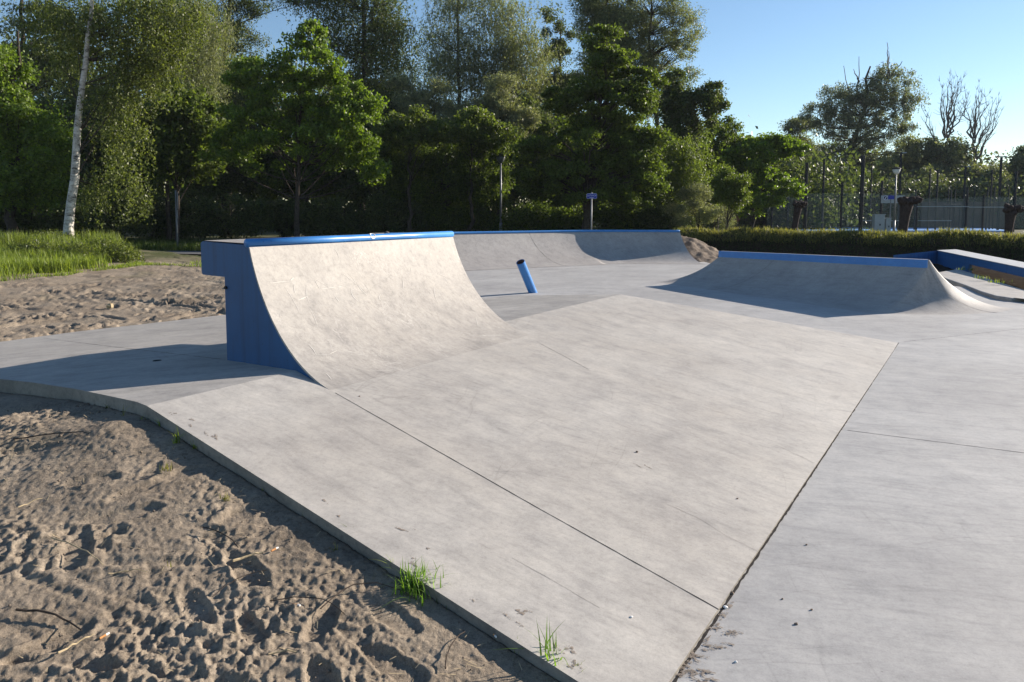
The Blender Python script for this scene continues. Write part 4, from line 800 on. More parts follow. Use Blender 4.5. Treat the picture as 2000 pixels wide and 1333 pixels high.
# dark bushes under the trees, from left to right
bs = [(60, 415, 110, 45, 30, 'l_dark', 'dark bushes at the left edge behind the birch trunk'), (215, 420, 90, 50, 33, 'l_dark', 'shaded bush right of the birch trunk'), (330, 415, 80, 55, 35, 'l_dark', 'shaded bush behind the thin sign post'),
      (450, 420, 80, 45, 36, 'l_dark', 'low dark bush left of the maple trunk'), (560, 425, 80, 40, 38, 'l_dark', 'low dark bush behind the maple trunk'), (670, 425, 70, 40, 37, 'l_dark', 'low dark bramble right of the maple trunk'),
      (770, 420, 70, 42, 37, 'l_dark', 'bramble bush below the yellow-topped hazel'), (870, 415, 60, 45, 38, 'l_oak', 'bramble bush left of the near street lamp'), (955, 400, 38, 60, 38.5, 'l_oak', 'light green leafy bush climbing behind the near street lamp'),
      (1040, 430, 50, 28, 37, 'l_oak', 'low leafy bramble right of the near street lamp'), (1110, 432, 45, 26, 36.5, 'l_oak', 'low leafy bramble left of the blue street sign'), (1215, 425, 55, 32, 36.5, 'l_oak', 'low bush right of the blue street sign'), (1300, 425, 50, 30, 36, 'l_dark', 'dark bush between the oak and the pale feathery bush')]
for i, (cx, cy, rx, ry, D, mm, lab) in enumerate(bs):
    tree('bush', lab, 'bush', D, [(cx, 468), (cx, cy+10), (cx+4, cy-ry*.5)], [(cx, cy, rx, ry), (cx-rx*.4, cy+ry*.4, rx*.6, ry*.6), (cx+rx*.4, cy+ry*.4, rx*.6, ry*.6)], M[mm], 60, 230, .45, (.12, .08), .05, group='bushes under the trees', seed=60+i)
# undergrowth higher up under the crowns
us = [(345, 250, 85, 80, 32.5), (120, 300, 120, 100, 40), (300, 290, 110, 110, 42), (440, 280, 100, 110, 43), (600, 300, 130, 110, 44), (740, 300, 100, 110, 43), (860, 310, 90, 90, 45), (1000, 290, 90, 100, 44), (1120, 330, 90, 90, 45), (1250, 340, 80, 90, 46), (1340, 330, 60, 80, 44)]
lb_ = ['dark leafy thicket just in front of the grey-green willow trunk', 'tall dark thicket behind the left tree', 'tall dark thicket below the hanging willow', 'tall dark thicket left behind the maple', 'tall dark thicket right behind the maple trunk', 'tall dark thicket under the tall dark tree', 'tall dark thicket under the sallow', 'tall dark thicket between lamp and oak', 'dark thicket behind the oak trunk', 'dark thicket right behind the oak', 'dark thicket behind the yellow-green shrub']
for i, ((cx, cy, rx, ry, D), lab) in enumerate(zip(us, lb_)):
    tree('thicket', lab, 'thicket', D, [(cx, 465), (cx, cy), (cx+4, cy-ry*.6)], [(cx, cy, rx, ry), (cx, cy+50, rx, 50)], M['l_dark'] if i % 2 else M['l_oak'], 150, 260, .62, (.2, .12), .1, group='thickets under the crowns', seed=80+i)

# far-off wood as one mass
def wood(name, label, x0, x1, y0, y1, ztop, n, m, size, seed):
    rs = np.random.default_rng(seed); nc = n//90; X = rs.uniform(x0, x1, nc); Y = rs.uniform(y0, y1, nc); zt = ztop(X)*(1+.25*fbm(X*.15, Y*.15+3, 3, seed)); Z = zt*rs.random(nc)**.8
    c = np.stack([X, Y, Z], 1); P = np.repeat(c, 90, 0)+rs.normal(size=(nc*90, 3))*[1.1, 1.1, .8]; P[:, 2] = np.maximum(P[:, 2], .1)
    o = leaf_obj(name, leaves(P, size, size*.6, .3, 0, rs), m, None); tag(o, label, 'woodland', kind='stuff'); return o
wood('woodland', 'deep dark woodland behind the trees', -58, 28, 60, 72, lambda X: np.interp(X, [-58, -30, -12, -6, 5, 14, 28], [16, 14, 11.5, 9, 9.5, 8.5, 5.5]), 120000, M['l_dark'], .42, 5)
wood('woodland', 'hazy low woodland far beyond the ball court', 22, 120, 100, 118, lambda X: np.interp(X, [22, 60, 80, 120], [8.5, 8.5, 7, 7.5]), 70000, M['l_wood'], .6, 6)
wood('woodland', 'shrub belt directly behind the ball court', 22, 60, 68, 73, lambda X: np.interp(X, [22, 40, 60], [3.4, 3.4, 3.0]), 70000, M['l_wood'], .36, 8)

# ------------------------------------------------------------------ grasses
def blades(name, label, P, h, wd, m, lean=.35, kind='stuff', origin=None, parent=None, rs=RNG):
    n = len(P); P = np.asarray(P); hh = h*rs.uniform(.45, 1.25, (n, 1)); an = rs.uniform(0, 6.283, n); d = np.stack([np.cos(an), np.sin(an), np.zeros(n)], 1); s = np.stack([-d[:, 1], d[:, 0], np.zeros(n)], 1)*wd/2
    ln = np.abs(rs.normal(0, lean, (n, 1))); m1 = P+d*hh*ln*.35+np.array([0, 0, 1])*hh*.55; tp_ = P+d*hh*ln+np.array([0, 0, 1])*hh*(1-.35*ln)
    V = np.stack([P-s, P+s, m1+s*.8, m1-s*.8, tp_], 1).reshape(-1, 3); b = np.arange(n)[:, None]*5
    F = np.concatenate([b+np.array([[0, 1, 2]]), b+np.array([[0, 2, 3]]), b+np.array([[3, 2, 4]])], 0)
    o = link_fast(name, V, F, m, parent, origin=origin)
    if parent is None: tag(o, label, 'grass', kind=kind)
    return o
def scatter(poly, n, rs, dens=None):
    poly = np.array(poly)[:, :2]; x0, y0 = poly.min(0); x1, y1 = poly.max(0); out = []
    while len(out) < n:
        q = rs.uniform([x0, y0], [x1, y1], (n*2, 2)); ins = seg_dist(q[:, 0], q[:, 1], [(*p, 0) for p in poly]) < 0; q = q[ins]
        if dens is not None: q = q[rs.random(len(q)) < dens(q[:, 0], q[:, 1])]
        out += q.tolist()
    q = np.array(out[:n]); return np.c_[q, base_z(q[:, 0], q[:, 1])]
rsg = np.random.default_rng(21)
lawn = [atz(-60, 560, .1), atz(60, 554, .1), atz(130, 545, .1), atz(200, 532, .12), atz(265, 521, .14), (-9.9, 19.3, 0), (-11.7, 22.8, 0), (-16, 23, 0), (-24, 22, 0)]
dl = lambda x, y: np.clip(fbm(x*.9, y*.9, 3, 3)*1.8+.7, .05, 1)*np.clip((-seg_dist(x, y, lawn)-.15+fbm(x*1.6, y*1.6, 3, 55)*1.3)/.7, .02, 1)
P = scatter(lawn, 75000, rsg, dl)
blades('grass', 'lush bright green grass around the birch', P, .33, .014, M['g_fresh'], .75, rs=rsg)
# taller weeds around the birch
P = scatter([(-10.8, 19.5, 0), (-12, 22.9, 0), (-19, 22.9, 0), (-19.5, 17.5, 0)], 16000, rsg, lambda x, y: np.clip(fbm(x*1.3, y*1.3, 3, 8)*2+.5, 0, 1))
blades('tall_weeds', 'taller weedy grass round the foot of the birch', P, .55, .02, M['g_mid'], .5, rs=rsg)
P = np.concatenate([scatter([(-8.7, 19.5, 0), (-5, 18.7, 0), (-4.7, 21, 0), (-9, 22.8, 0)], 5000, rsg, lambda x, y: np.clip(fbm(x*.8, y*.8, 3, 12)*3, 0, 1)), scatter([lawn[0]-(0, .6, 0), lawn[4]-(-.6, .3, 0), (-7, 19, 0), lawn[4], lawn[2], lawn[0]], 1800, rsg)])
blades('sparse_grass', 'sparse short grass on the sand by the asphalt path', P, .09, .012, M['g_fresh'], .6, rs=rsg)
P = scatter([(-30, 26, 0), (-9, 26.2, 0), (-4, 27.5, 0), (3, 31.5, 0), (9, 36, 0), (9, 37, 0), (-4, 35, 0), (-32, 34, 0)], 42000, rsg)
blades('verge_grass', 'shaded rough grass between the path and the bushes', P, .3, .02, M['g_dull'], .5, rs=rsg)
P = scatter([(4.5, 27.5, 0), (9, 31, 0), (14, 36, 0), (8, 36.2, 0), (2, 31.5, 0)], 16000, rsg)
blades('verge_grass', 'fresh grass beyond the right end of the far quarter pipe', P, .55, .02, M['g_fresh'], .4, rs=rsg)
for i_, (px_, py_, D_, r_) in enumerate(((95, 470, 22, .5), (200, 478, 20.5, .45), (235, 490, 19.5, .4), (60, 488, 19, .45), (150, 492, 19, .4), (20, 470, 22, .6))):
    q = atY(px_, py_, D_); zz = gz(q[0], q[1]); rb = thing('weed_clump', (q[0], q[1], zz), ('broad leafy weeds left of the birch foot', 'broad leafy weeds right of the birch foot', 'leafy weeds at the right end of the bright grass', 'leafy weeds in the grass left of the birch', 'leafy weeds in the grass just below the birch foot', 'leafy weeds at the left photo edge')[i_], 'weeds', 'leafy weed clumps in the bright grass')
    nn_ = 1500; Pw = np.array([q[0], q[1], zz])+unit(rsg.normal(size=(nn_, 3)))*(rsg.random((nn_, 1))**.45)*[r_*1.6, r_, .55]; Pw[:, 2] = zz+np.abs(Pw[:, 2]-zz)+rsg.normal(0, .03, nn_); leaf_obj('foliage', leaves(Pw, .075, .04, .4, 0, rsg), M['l_birch'], rb)
# hedge
hp_ = resample([(6.9, 31.0, 0), (9.5, 29.6, 0), (13, 27.2, 0), (16.8, 24.8, 0), (24, 20, 0)], 200)
hd = np.gradient(hp_, axis=0); hd /= np.linalg.norm(hd, axis=1)[:, None]; hn = np.stack([-hd[:, 1], hd[:, 0], hd[:, 2]*0], 1)
hr = thing('hedge', (13, 27.2, 0), 'long low hedge with feathery yellowish tops in front of the ball court', 'hedge')
k = 75000; idx = rsg.integers(0, 200, k); off = rsg.uniform(-.75, 1.1, k); hz = rsg.random(k)**.8
hh = .84+.16*fbm(idx*.06, idx*0, 3, 4)-.06*(idx/200)
prof = np.sqrt(np.clip(1-((off-.17)/.98)**4, 0, 1)); P = hp_[idx]+hn[idx]*off[:, None]+rsg.normal(0, .06, (k, 3)); P[:, 2] = np.clip(hz*hh*prof, .02, 2)
leaf_obj('foliage', leaves(P, .085, .04, .2, 0, rsg), M['l_hedge'], hr)
cb_ = MB()
for s_ in (-.55, .85): pass
rows_ = [[tuple(hp_[i]+hn[i]*-.5+(0, 0, -.1)), tuple(hp_[i]+hn[i]*-.5+(0, 0, .62)), tuple(hp_[i]+hn[i]*.85+(0, 0, .62)), tuple(hp_[i]+hn[i]*.85+(0, 0, -.1))] for i in range(0, 200, 5)]
cb_.grid(rows_); cb_.build('inner_twigs', M['twig'], hr)
k = 60000; idx = rsg.integers(0, 200, k); off = rsg.uniform(-.75, 1.0, k); P = hp_[idx]+hn[idx]*off[:, None]+rsg.normal(0, .03, (k, 3)); P[:, 2] = (.84+.16*fbm(idx*.06, idx*0, 3, 4)-.06*(idx/200))*(1-.5*np.clip(np.abs((off-.1)/.9), 0, 1)**2.5)*rsg.uniform(.72, 1.0, k)
P = P[rsg.random(k) < np.clip(fbm(P[:, 0]*2.2, P[:, 1]*2.2, 3, 19)*1.6+.6, .1, 1)]
blades('feathery_tops', None, P, .20, .018, M['g_dry'], .95, parent=hr, rs=rsg)
# tufts growing at the slab edge: each one a plant
def tuft(x, y, z, n, h, spread, m, label, wide=.006, name='grass_tuft', lean=.6):
    spread = spread*(.45 if n <= 30 and h < .15 else 1)
    rs = np.random.default_rng(int(abs(x*1000+y*77))); P = np.c_[rs.normal(0, spread, (n, 2))+[x, y], np.full(n, z-.012)]
    k_ = 7; an = rs.uniform(0, 6.28, n); V = []; F = []
    for i in range(n):
        d = np.array([math.cos(an[i]), math.sin(an[i]), 0]); s = np.array([-d[1], d[0], 0]); L = h*rs.uniform(.5, 1.2); le = abs(rs.normal(0, lean)); b = len(V)
        for j in range(k_):
            u = j/(k_-1); p = P[i]+d*L*le*u**2+np.array([0, 0, L*(u-.45*min(le, 1.3)*u**2.2)]); wv = wide/2*(1-u)**.7*(.6+.4*math.sin(3*u+.6)); V += [tuple(p-s*wv), tuple(p+s*wv)]
        F += [(b+2*j, b+2*j+1, b+2*j+3, b+2*j+2) for j in range(k_-1)]
    o = link(name, V, F, m, origin=(x, y, z)); tag(o, label, 'grass tuft', 'grass tufts along the slab edge'); return o
for (px, py, n_, h_, sp, mm, lab, wd_) in (
    (815, 1150, 200, .12, .036, 'g_lush', 'thick bright green grass tuft against the slab edge, fullest of the tufts', .008), (768, 1118, 7, .13, .01, 'g_fresh', 'few tall blades just up the edge from the fullest tuft', .006),
    (1082, 1300, 26, .17, .02, 'g_lush', 'tall arching grass tuft at the bottom of the slab edge', .009), (1125, 1325, 14, .08, .03, 'g_fresh', 'small weeds at the bottom edge of the photo beside the slab', .008),
    (325, 915, 26, .05, .03, 'g_dry', 'small yellowish grass clump in the trodden sand near the corner', .005), (440, 975, 24, .05, .035, 'g_dry', 'yellow-green sprouts in the sand halfway to the slab edge', .005),
    (345, 865, 12, .12, .02, 'g_fresh', 'thin upright weed under the slab corner', .007), (382, 872, 14, .05, .02, 'g_fresh', 'little leafy weed close to the slab edge below the corner', .010),
    (210, 800, 10, .09, .02, 'g_dull', 'dark weed under the shaded slab edge', .006), (312, 832, 9, .08, .012, 'g_fresh', 'thin blades by the slab corner crack', .006), (450, 908, 10, .035, .012, 'g_fresh', 'tiny round-leaved sprout beside the slab edge', .012),
    (690, 1050, 5, .10, .008, 'g_dull', 'single long blades standing at the slab edge midway', .005), (655, 1075, 10, .05, .012, 'g_dry', 'yellow sprig in the sand beside the slab midway', .005), (240, 815, 6, .1, .01, 'g_dry', 'dry blade leaning from the shaded slab edge', .006),
    (330, 1110, 6, .04, .01, 'g_dry', 'lone yellow sprig in the open sand', .005),
    (520, 958, 8, .05, .012, 'g_fresh', 'tiny sprout at the slab edge above the straw', .007), (590, 1005, 9, .045, .015, 'g_mid', 'low weed at the slab edge before the single long blades', .008), (868, 1178, 12, .06, .02, 'g_mid', 'small weed just below the fullest tuft', .007), (935, 1222, 9, .06, .015, 'g_dry', 'dry tuft in the shade of the slab edge near the butt', .005),
    (1010, 1275, 10, .07, .015, 'g_fresh', 'short green tuft between the butt and the tall arching tuft', .006), (280, 822, 10, .06, .02, 'g_mid', 'dark low weed under the corner of the slab', .008), (120, 772, 8, .05, .02, 'g_dull', 'shaded weed under the far left slab edge', .007)):
    q = atz(px, py, .15)
    for _ in range(3): q = atz(px, py, gz(q[0], q[1]))
    tuft(q[0], q[1], q[2], n_, h_, sp, M[mm], lab, wd_)
for (px, py, z, lab) in ((1896, 528, .1, 'grass tuft at the shaded corner under the blue ledge'), (1930, 545, .1, 'low weeds along the edge under the blue ledge, left'), (1955, 553, .1, 'low weeds along the edge under the blue ledge, right')):
    q = atz(px, py, z); tuft(q[0], q[1]+.15, q[2], 50, .10, .10, M['g_mid'], lab, .012)

# ------------------------------------------------------------------ street furniture
def zpost(x, ytop, D): return atY(x, ytop, D)
def lamp(x, ytop, D, label, lit):
    p = atY(x, ytop, D); b = np.array([p[0], p[1], 0]); root = thing('street_lamp', tuple(b), label, 'street lamp', 'post-top lamps')
    h = p[2]; mb = MB(); mb.tube([b-(0, 0, .1), b+(0, 0, 1.0)], .075, 12); mb.tube([b+(0, 0, 1.0), b+(0, 0, h-.42)], [.055, .042], 12); mb.build('post', M['steel'], root, True)
    mb = MB(); mb.tube([b+(0, 0, h-.45), b+(0, 0, h-.36), b+(0, 0, h-.2), b+(0, 0, h-.12)], [.07, .15, .22, .21], 16); mb.build('lamp_glass', M['white'] if lit else M['dullglass'], root, True)  # sunlit look of the bowl is put into a white colour
    mb = MB(); mb.tube([b+(0, 0, h-.12), b+(0, 0, h-.07), b+(0, 0, h)], [.27, .25, .06], 16); mb.build('lamp_cap', M['dark'], root, True)
lamp(978, 301, 37, 'grey street lamp with a bowl head behind the far ramp, in front of the trees', False)
lamp(1751, 327, 46, 'street lamp with a sunlit pale bowl head, near the ball court', True)
# street sign with writing
def text_mesh(body, size, loc, rot, m, name, parent):
    cu = bpy.data.curves.new(name, 'FONT'); cu.body = body; cu.size = size; cu.align_x = 'CENTER'; cu.align_y = 'CENTER'; cu.extrude = .001
    o = bpy.data.objects.new(name, cu); col.objects.link(o); dg = bpy.context.evaluated_depsgraph_get(); me = bpy.data.meshes.new_from_object(o.evaluated_get(dg)); bpy.data.objects.remove(o)
    o = bpy.data.objects.new(name, me); me.materials.clear(); me.materials.append(m); col.objects.link(o); o.parent = parent; o.location = np.array(loc)-wloc(parent); o.rotation_euler = rot; return o
def plate(c, w_, h, th, m, name, parent, r=.05, rz=0):
    V = []; N = 6
    for (sx, sy) in ((1, 1), (-1, 1), (-1, -1), (1, -1)):
        for k_ in range(N+1):
            a = {(1, 1): 0, (-1, 1): 90, (-1, -1): 180, (1, -1): 270}[(sx, sy)]+90*k_/N; V.append((sx*(w_/2-r)+math.cos(R(a))*r, sy*(h/2-r)+math.sin(R(a))*r))
    n = len(V); ca, sa = math.cos(rz), math.sin(rz)
    P = [(c[0]+x*ca-(-th/2)*sa*0, c[1]-th/2+x*sa, c[2]+z) for x, z in V]+[(c[0]+x*ca, c[1]+th/2+x*sa, c[2]+z) for x, z in V]
    return MB().add(P, [tuple(range(n))]+[tuple(range(n, 2*n))[::-1]]+[(i, i+n, (i+1) % n+n, (i+1) % n) for i in range(n)]).build(name, m, parent)
p = atY(1155.5, 376, 30); b = (p[0], p[1], 0); ss = thing('street_sign', b, 'blue street name sign on a grey pole in front of the oak trunk', 'street sign')
mb = MB(); mb.tube([(b[0], b[1], -.1), (b[0], b[1], p[2])], .03, 10); mb.build('pole', M['steel'], ss, True)
c = atY(1155.5, 383.5, 30); plate((c[0], c[1]-.05, c[2]), .42, .21, .02, M['signwhite'], 'sign_border', ss); pn = plate((c[0], c[1]-.064, c[2]), .395, .185, .012, M['signblue'], 'sign_panel', ss, .04)
text_mesh("LUTSHOF", .088, (c[0], c[1]-.073, c[2]+.02), (R(90), 0, 0), M['signwhite'], 'lettering', ss)
mb = MB(); mb.box((c[0], c[1]-.072, c[2]-.062), (.19, .003, .015)); mb.build('small_lettering', M['signwhite'], ss)
# thin sign post seen edge-on
p = atY(343, 374, 27.5); zb_ = gz(p[0], p[1]); sp_ = thing('sign_post', (p[0], p[1], zb_), 'thin grey post with road signs seen edge-on, between birch and maple', 'sign post')
mb = MB(); mb.tube([(p[0], p[1], zb_-.1), (p[0], p[1], p[2]+.03)], .028, 10); mb.build('pole', M['steel'], sp_, True)
for (y0, y1) in ((376, 408), (410, 427)):
    a = atY(345.2, y0, 27.5); b2 = atY(345.2, y1, 27.5); mb = MB(); mb.box((a[0]+.03, a[1]-.02, (a[2]+b2[2])/2), (.03, .42, a[2]-b2[2]), math.atan2(12.5, 27.5)); mb.build('sign_plate', M['steel'], sp_)
# small round sign
p = atY(1440, 428, 44); rsn = thing('round_sign', (p[0], p[1], 0), 'small dull red round sign on a short post left of the ball court', 'sign')
mb = MB(); mb.tube([(p[0], p[1], 0), (p[0], p[1], p[2])], .03, 8); mb.build('pole', M['dark'], rsn)
mb = MB(); mb.tube([(p[0], p[1]-.06, p[2]), (p[0], p[1]-.04, p[2])], .17, 20); mb.build('sign_disc', simple('dull_red_sign', (.16, .06, .07), .7), rsn)

# ------------------------------------------------------------------ ball court
DC = 56.0; zc = .14
x0 = atz(1600, 450, zc)[0]
mb = MB(); mb.add([(22.5, 56.2, .09), (38, 56.2, .09), (44, 70, .09), (23, 70, .09)], [(0, 1, 2, 3)]); skirt(mb, [(22.5, 56.2, .09), (38, 56.2, .09), (44, 70, .09), (23, 70, .09)], z0=-.1); o = mb.build('court_surface', M['courtblue']); tag(o, kind='structure', label='blue court surface')
def fence(label, posts, rail_y, glass, D):
    xm = sum(p_[0] for p_ in posts)/len(posts); b = atY(xm, 430, D); root = thing('court_fence', (b[0], b[1], 0), label, 'court fence', 'dark post and glass screens of the ball court')
    for (x, yt, wpx, dd_) in posts:
        p_ = atY(x, yt, D+dd_); mb = MB(); q = wpx*(D+dd_)/FPX; mb.box((p_[0], p_[1], p_[2]/2-.05), (q, q*.8, p_[2]+.1)); bevel(mb.build('post', M['dark'], root), .01, 1)
    for (xa, xb, yt, yb) in glass:
        n_ = max(1, int((xb-xa)/38))
        for i in range(n_):
            a = atY(xa+(xb-xa)*i/n_, yt, D); c = atY(xa+(xb-xa)*(i+1)/n_, yt, D); zb2 = atY(xa, yb, D)[2]; mb = MB(); mb.box(((a[0]+c[0])/2, D+.1, (a[2]+zb2)/2), (c[0]-a[0]-.03, .012, a[2]-zb2)); mb.build('glass_panel', M['glass' if xa < 1780 else 'glass2'], root)
    for (xa, xb, y) in rail_y:
        a = atY(xa, y, D); c = atY(xb, y, D); mb = MB(); mb.box(((a[0]+c[0])/2, D-.04, a[2]), (c[0]-a[0], .05, .05)); mb.build('rail', M['grey'], root)
    return root
fence('dark posts and clear glass screen at the left end of the ball court', [(1509, 376, 2.5, 0), (1540, 372, 4, 2), (1576, 318, 5, 0), (1610, 310, 3.5, 2), (1645, 355, 3.5, -2), (1641, 325, 2.5, 6)], [], [(1500, 1690, 378, 446)], DC)
fence('thick black corner post with its glass screen at the middle of the ball court', [(1686, 304, 6, -1), (1703, 326, 2.2, 6), (1723, 353, 3.6, -2)], [(1675, 1715, 431.5), (1736, 1768, 431.5)], [(1690, 1792, 378, 446)], DC)
fence('row of dark posts with greenish glass and a rail right of the thick pollard', [(1789, 370, 2.6, 3), (1792, 381, 3, 0), (1817, 330, 2.6, 1), (1832, 332, 3, 2), (1853, 369, 2, 5), (1858, 372, 2.2, 3), (1866, 370, 2, 6), (1890, 367, 3.4, 0)], [(1790, 1892, 404), (1792, 1858, 431.5)], [(1790, 1890, 388, 446)], DC)
fence('dark posts with greenish glass and a rail at the right edge of the photo', [(1904, 368, 2, 3), (1922, 381, 3, 0), (1930, 364, 2.4, 2), (1938, 332, 2.4, 4), (1943, 366, 2, 5), (1971, 364, 2, 3), (1985, 335, 4, 0), (2012, 340, 3, 0)], [(1892, 2030, 405)], [(1893, 2030, 385, 446)], DC)
gf = atY(1859, 401, 60); gr = thing('goal_frame', (gf[0], gf[1], 0), 'thin grey goal frame behind the greenish court glass', 'goal'); mb = MB(); a = atY(1844, 401, 60); c = atY(1875, 401, 60)
for q in (a, c): mb.tube([(q[0], q[1], 0), (q[0], q[1], a[2])], .05, 6)
mb.tube([(a[0], a[1], a[2]), (c[0], c[1], a[2])], .05, 6); mb.build('frame', M['dark'], gr)
for (x, yt, D, lab) in ((1760, 300, 58, 'T-shaped court floodlight mast beside the sunlit street lamp'), (1956, 308, 58, 'T-shaped court floodlight mast against the sky near the right edge'), (1886, 327, 64, 'faint farther floodlight mast between the other two')):
    p = atY(x, yt, D); fr = thing('floodlight_mast', (p[0], p[1], 0), lab, 'floodlight', 'court floodlight masts')
    mb = MB(); mb.box((p[0], p[1], p[2]/2), (.13, .13, p[2])); mb.build('mast', M['dark'], fr)
    for s_ in (-1, 1): mb = MB(); mb.box((p[0]+s_*.22, p[1], p[2]+.05), (.42 if s_ < 0 else .3, .28, .07), 0); mb.build('lamp_head', M['grey'] if s_ > 0 else M['dark'], fr)
# cabinets
for (x, yt, wpx, lab, D) in ((1716, 420, 20, 'taller grey electrical cabinet in front of the court', 50), (1733, 427, 10, 'shorter grey electrical cabinet right of the taller one', 50)):
    p = atY(x, yt, D); wd_ = wpx*D/FPX; cr_ = thing('electrical_cabinet', (p[0], p[1], 0), lab, 'cabinet', 'grey electrical cabinets')
    mb = MB(); mb.box((p[0], p[1], p[2]/2), (wd_, .4, p[2])); bevel(mb.build('cabinet_body', M['grey'], cr_), .02); mb = MB(); mb.box((p[0], p[1], p[2]+.02), (wd_+.05, .46, .04)); mb.build('lid', M['grey'], cr_)
    mb = MB(); mb.box((p[0]+.02, p[1]-.215, p[2]*.5), (.06, .03, .12)); mb.build('lock', M['dark'], cr_)
# information board and blue sign
p = atY(1740, 386, 51); ib = thing('information_sign', (p[0], p[1], 0), 'small blue rectangular sign on a pole left of the sunlit lamp', 'sign')
mb = MB(); mb.tube([(p[0], p[1], 0), (p[0], p[1], p[2]+.2)], .035, 8); mb.build('pole', M['steel'], ib); plate((p[0], p[1]-.05, p[2]), .44, .26, .02, M['signblue'], 'sign_panel', ib, .03)
p = atY(1729, 387, 53); eb = thing('banner_board', (p[0]+.6, p[1], 0), 'grey banner board with a round pale emblem on the court fence', 'board')
plate((p[0]+.55, p[1], p[2]-.1), 1.7, .55, .03, M['grey'], 'board_panel', eb, .02); mb = MB(); mb.tube([(p[0], p[1]-.05, p[2]), (p[0], p[1]-.03, p[2])], .17, 20); mb.build('emblem_ring', M['signwhite'], eb); mb = MB(); mb.tube([(p[0], p[1]-.06, p[2]), (p[0], p[1]-.052, p[2])], .13, 20); mb.build('emblem_disc', M['dark'], eb)
mb = MB(); mb.add([(p[0]-.1, p[1]-.066, p[2]-.1), (p[0]-.02, p[1]-.066, p[2]-.12), (p[0]+.07, p[1]-.066, p[2]+.08), (p[0]+.02, p[1]-.066, p[2]+.1)], [(0, 1, 2, 3)]); mb.build('emblem_stroke', M['signwhite'], eb)
a = atY(1800, 388, 66); c = atY(1965, 388, 66); mb = MB(); mb.box(((a[0]+c[0])/2, 66, 1.2), (c[0]-a[0], .3, 2.4)); o = mb.build('screen_wall', M['wallbrown'], origin=((a[0]+c[0])/2, 66, 0)); tag(o, 'brown wall panel seen through the greenish court glass', 'wall')

# ------------------------------------------------------------------ litter and twigs
def on_sand(px, py):
    q = atz(px, py, .15)
    for _ in range(3): q = atz(px, py, gz(q[0], q[1]))
    return q
def butt(q, an, label, lift=.008):
    q = np.array(q); r_ = thing('cigarette_butt', tuple(q), label, 'cigarette butt', 'dropped cigarette butts'); d = np.array([math.cos(an), math.sin(an), .1]); c = q+(0, 0, lift)
    mb = MB(); mb.tube([c, c+d*.022], .004, 10); mb.build('filter', M['filter'], r_); mb = MB(); mb.tube([c+d*.0222, c+d*.034], [.0039, .0032], 10); mb.build('paper', M['litter'], r_)
for (x, y, an, lab) in ((697, 1061, -.5, 'cigarette butt at the slab edge midway'), (963, 1244, -1.2, 'orange and white cigarette butt in the shade of the slab edge'), (530, 1083, .9, 'short orange butt in the open sand'), (572, 1188, -.4, 'orange butt below the middle of the sand'), (195, 1255, 1.0, 'cigarette butt lower left in the sand'), (465, 1313, -.1, 'pale cigarette end at the bottom of the sand')):
    butt(on_sand(x, y), an, lab, .014)
def pebble(q, r_, m, label, name='pebble', cat='pebble', flat=.6):
    rs = np.random.default_rng(int(q[0]*1000) % 9999); V = []; F = []; n1, n2 = 7, 5
    for i in range(n2+1):
        ph = math.pi*i/n2
        for j in range(n1): th = 2*math.pi*j/n1; k_ = 1+rs.normal(0, .14); V.append((q[0]+math.sin(ph)*math.cos(th)*r_*k_, q[1]+math.sin(ph)*math.sin(th)*r_*.75*k_, q[2]+r_*flat*.7+math.cos(ph)*r_*flat*k_))
    F = [(i*n1+j, i*n1+(j+1) % n1, (i+1)*n1+(j+1) % n1, (i+1)*n1+j) for i in range(n2) for j in range(n1)]
    o = link(name, V, F, m, origin=tuple(q)); tag(o, label, cat); return o
pebble(atz(1429, 1160, 0), .009, M['stone'], 'rusty brown pebble in the joint at the foot of the bank')
pebble(atz(1417, 1188, 0)+(0, 0, .0), .010, M['litter'], 'white crumpled scrap in the joint where the long bank joint ends', 'paper_scrap', 'scrap')
q = on_bank(1233, 1206); pebble(q, .008, M['litter'], 'small white scrap lying on the lower bank', 'paper_scrap', 'scrap', .35); pebble(on_bank(1244, 884), .009, M['stone'], 'dark crumb lying alone on the middle of the bank')
pebble(on_bank(1440, 975), .006, M['stone'], 'dark crumb on the bank near the toe joint'); pebble(on_bank(702, 775), .006, M['stone'], 'dark crumb just right of the blue wall foot')
pebble(atz(1555, 1220, 0), .007, M['stone'], 'dark speck of stone on the flat floor, right of the stains'); pebble(atz(1437, 1294, 0), .006, M['litter'], 'thin pale splinter on the floor near the bottom', 'splinter', 'splinter'); pebble(atz(1585, 1192, 0), .0055, M['stone'], 'small dark chip on the flat floor above the speck'); pebble(atz(1528, 1171, 0), .005, M['stone'], 'tiny dark chip on the flat floor nearest the toe joint')
pebble(atz(1575, 1065, 0), .006, M['stone'], 'dark chip on the flat floor beside the toe joint, higher up')
q = on_sand(215, 603); pebble((q[0], q[1], q[2]), .06, M['straw'], 'tan stone on the sand beyond the platform', 'stone', 'stone', .8)
q = on_sand(442, 888); 
pebble(q, .016, M['stone'], 'round brown clod beside the slab edge below the corner', 'clod', 'clod', .9)
rsL = np.random.default_rng(77)
def twig(px, py, L, an, m, label, rad=.003, bend=.1, name='twig', cat='twig'):
    q = on_sand(px, py); d = np.array([math.cos(an), math.sin(an), 0]); s = np.array([-d[1], d[0], 0]); P = []
    for i in range(9):
        u = i/8-.5; p_ = q+d*L*u+s*L*bend*(1-4*u*u); z_ = gz(p_[0], p_[1])+.022+rsL.uniform(-.002, .006); P.append((p_[0], p_[1], z_))
    mb = MB(); mb.tube(P, [rad*(1-.5*i/8) for i in range(9)], 6); o = mb.build(name, m, origin=tuple(q)); tag(o, label, cat)
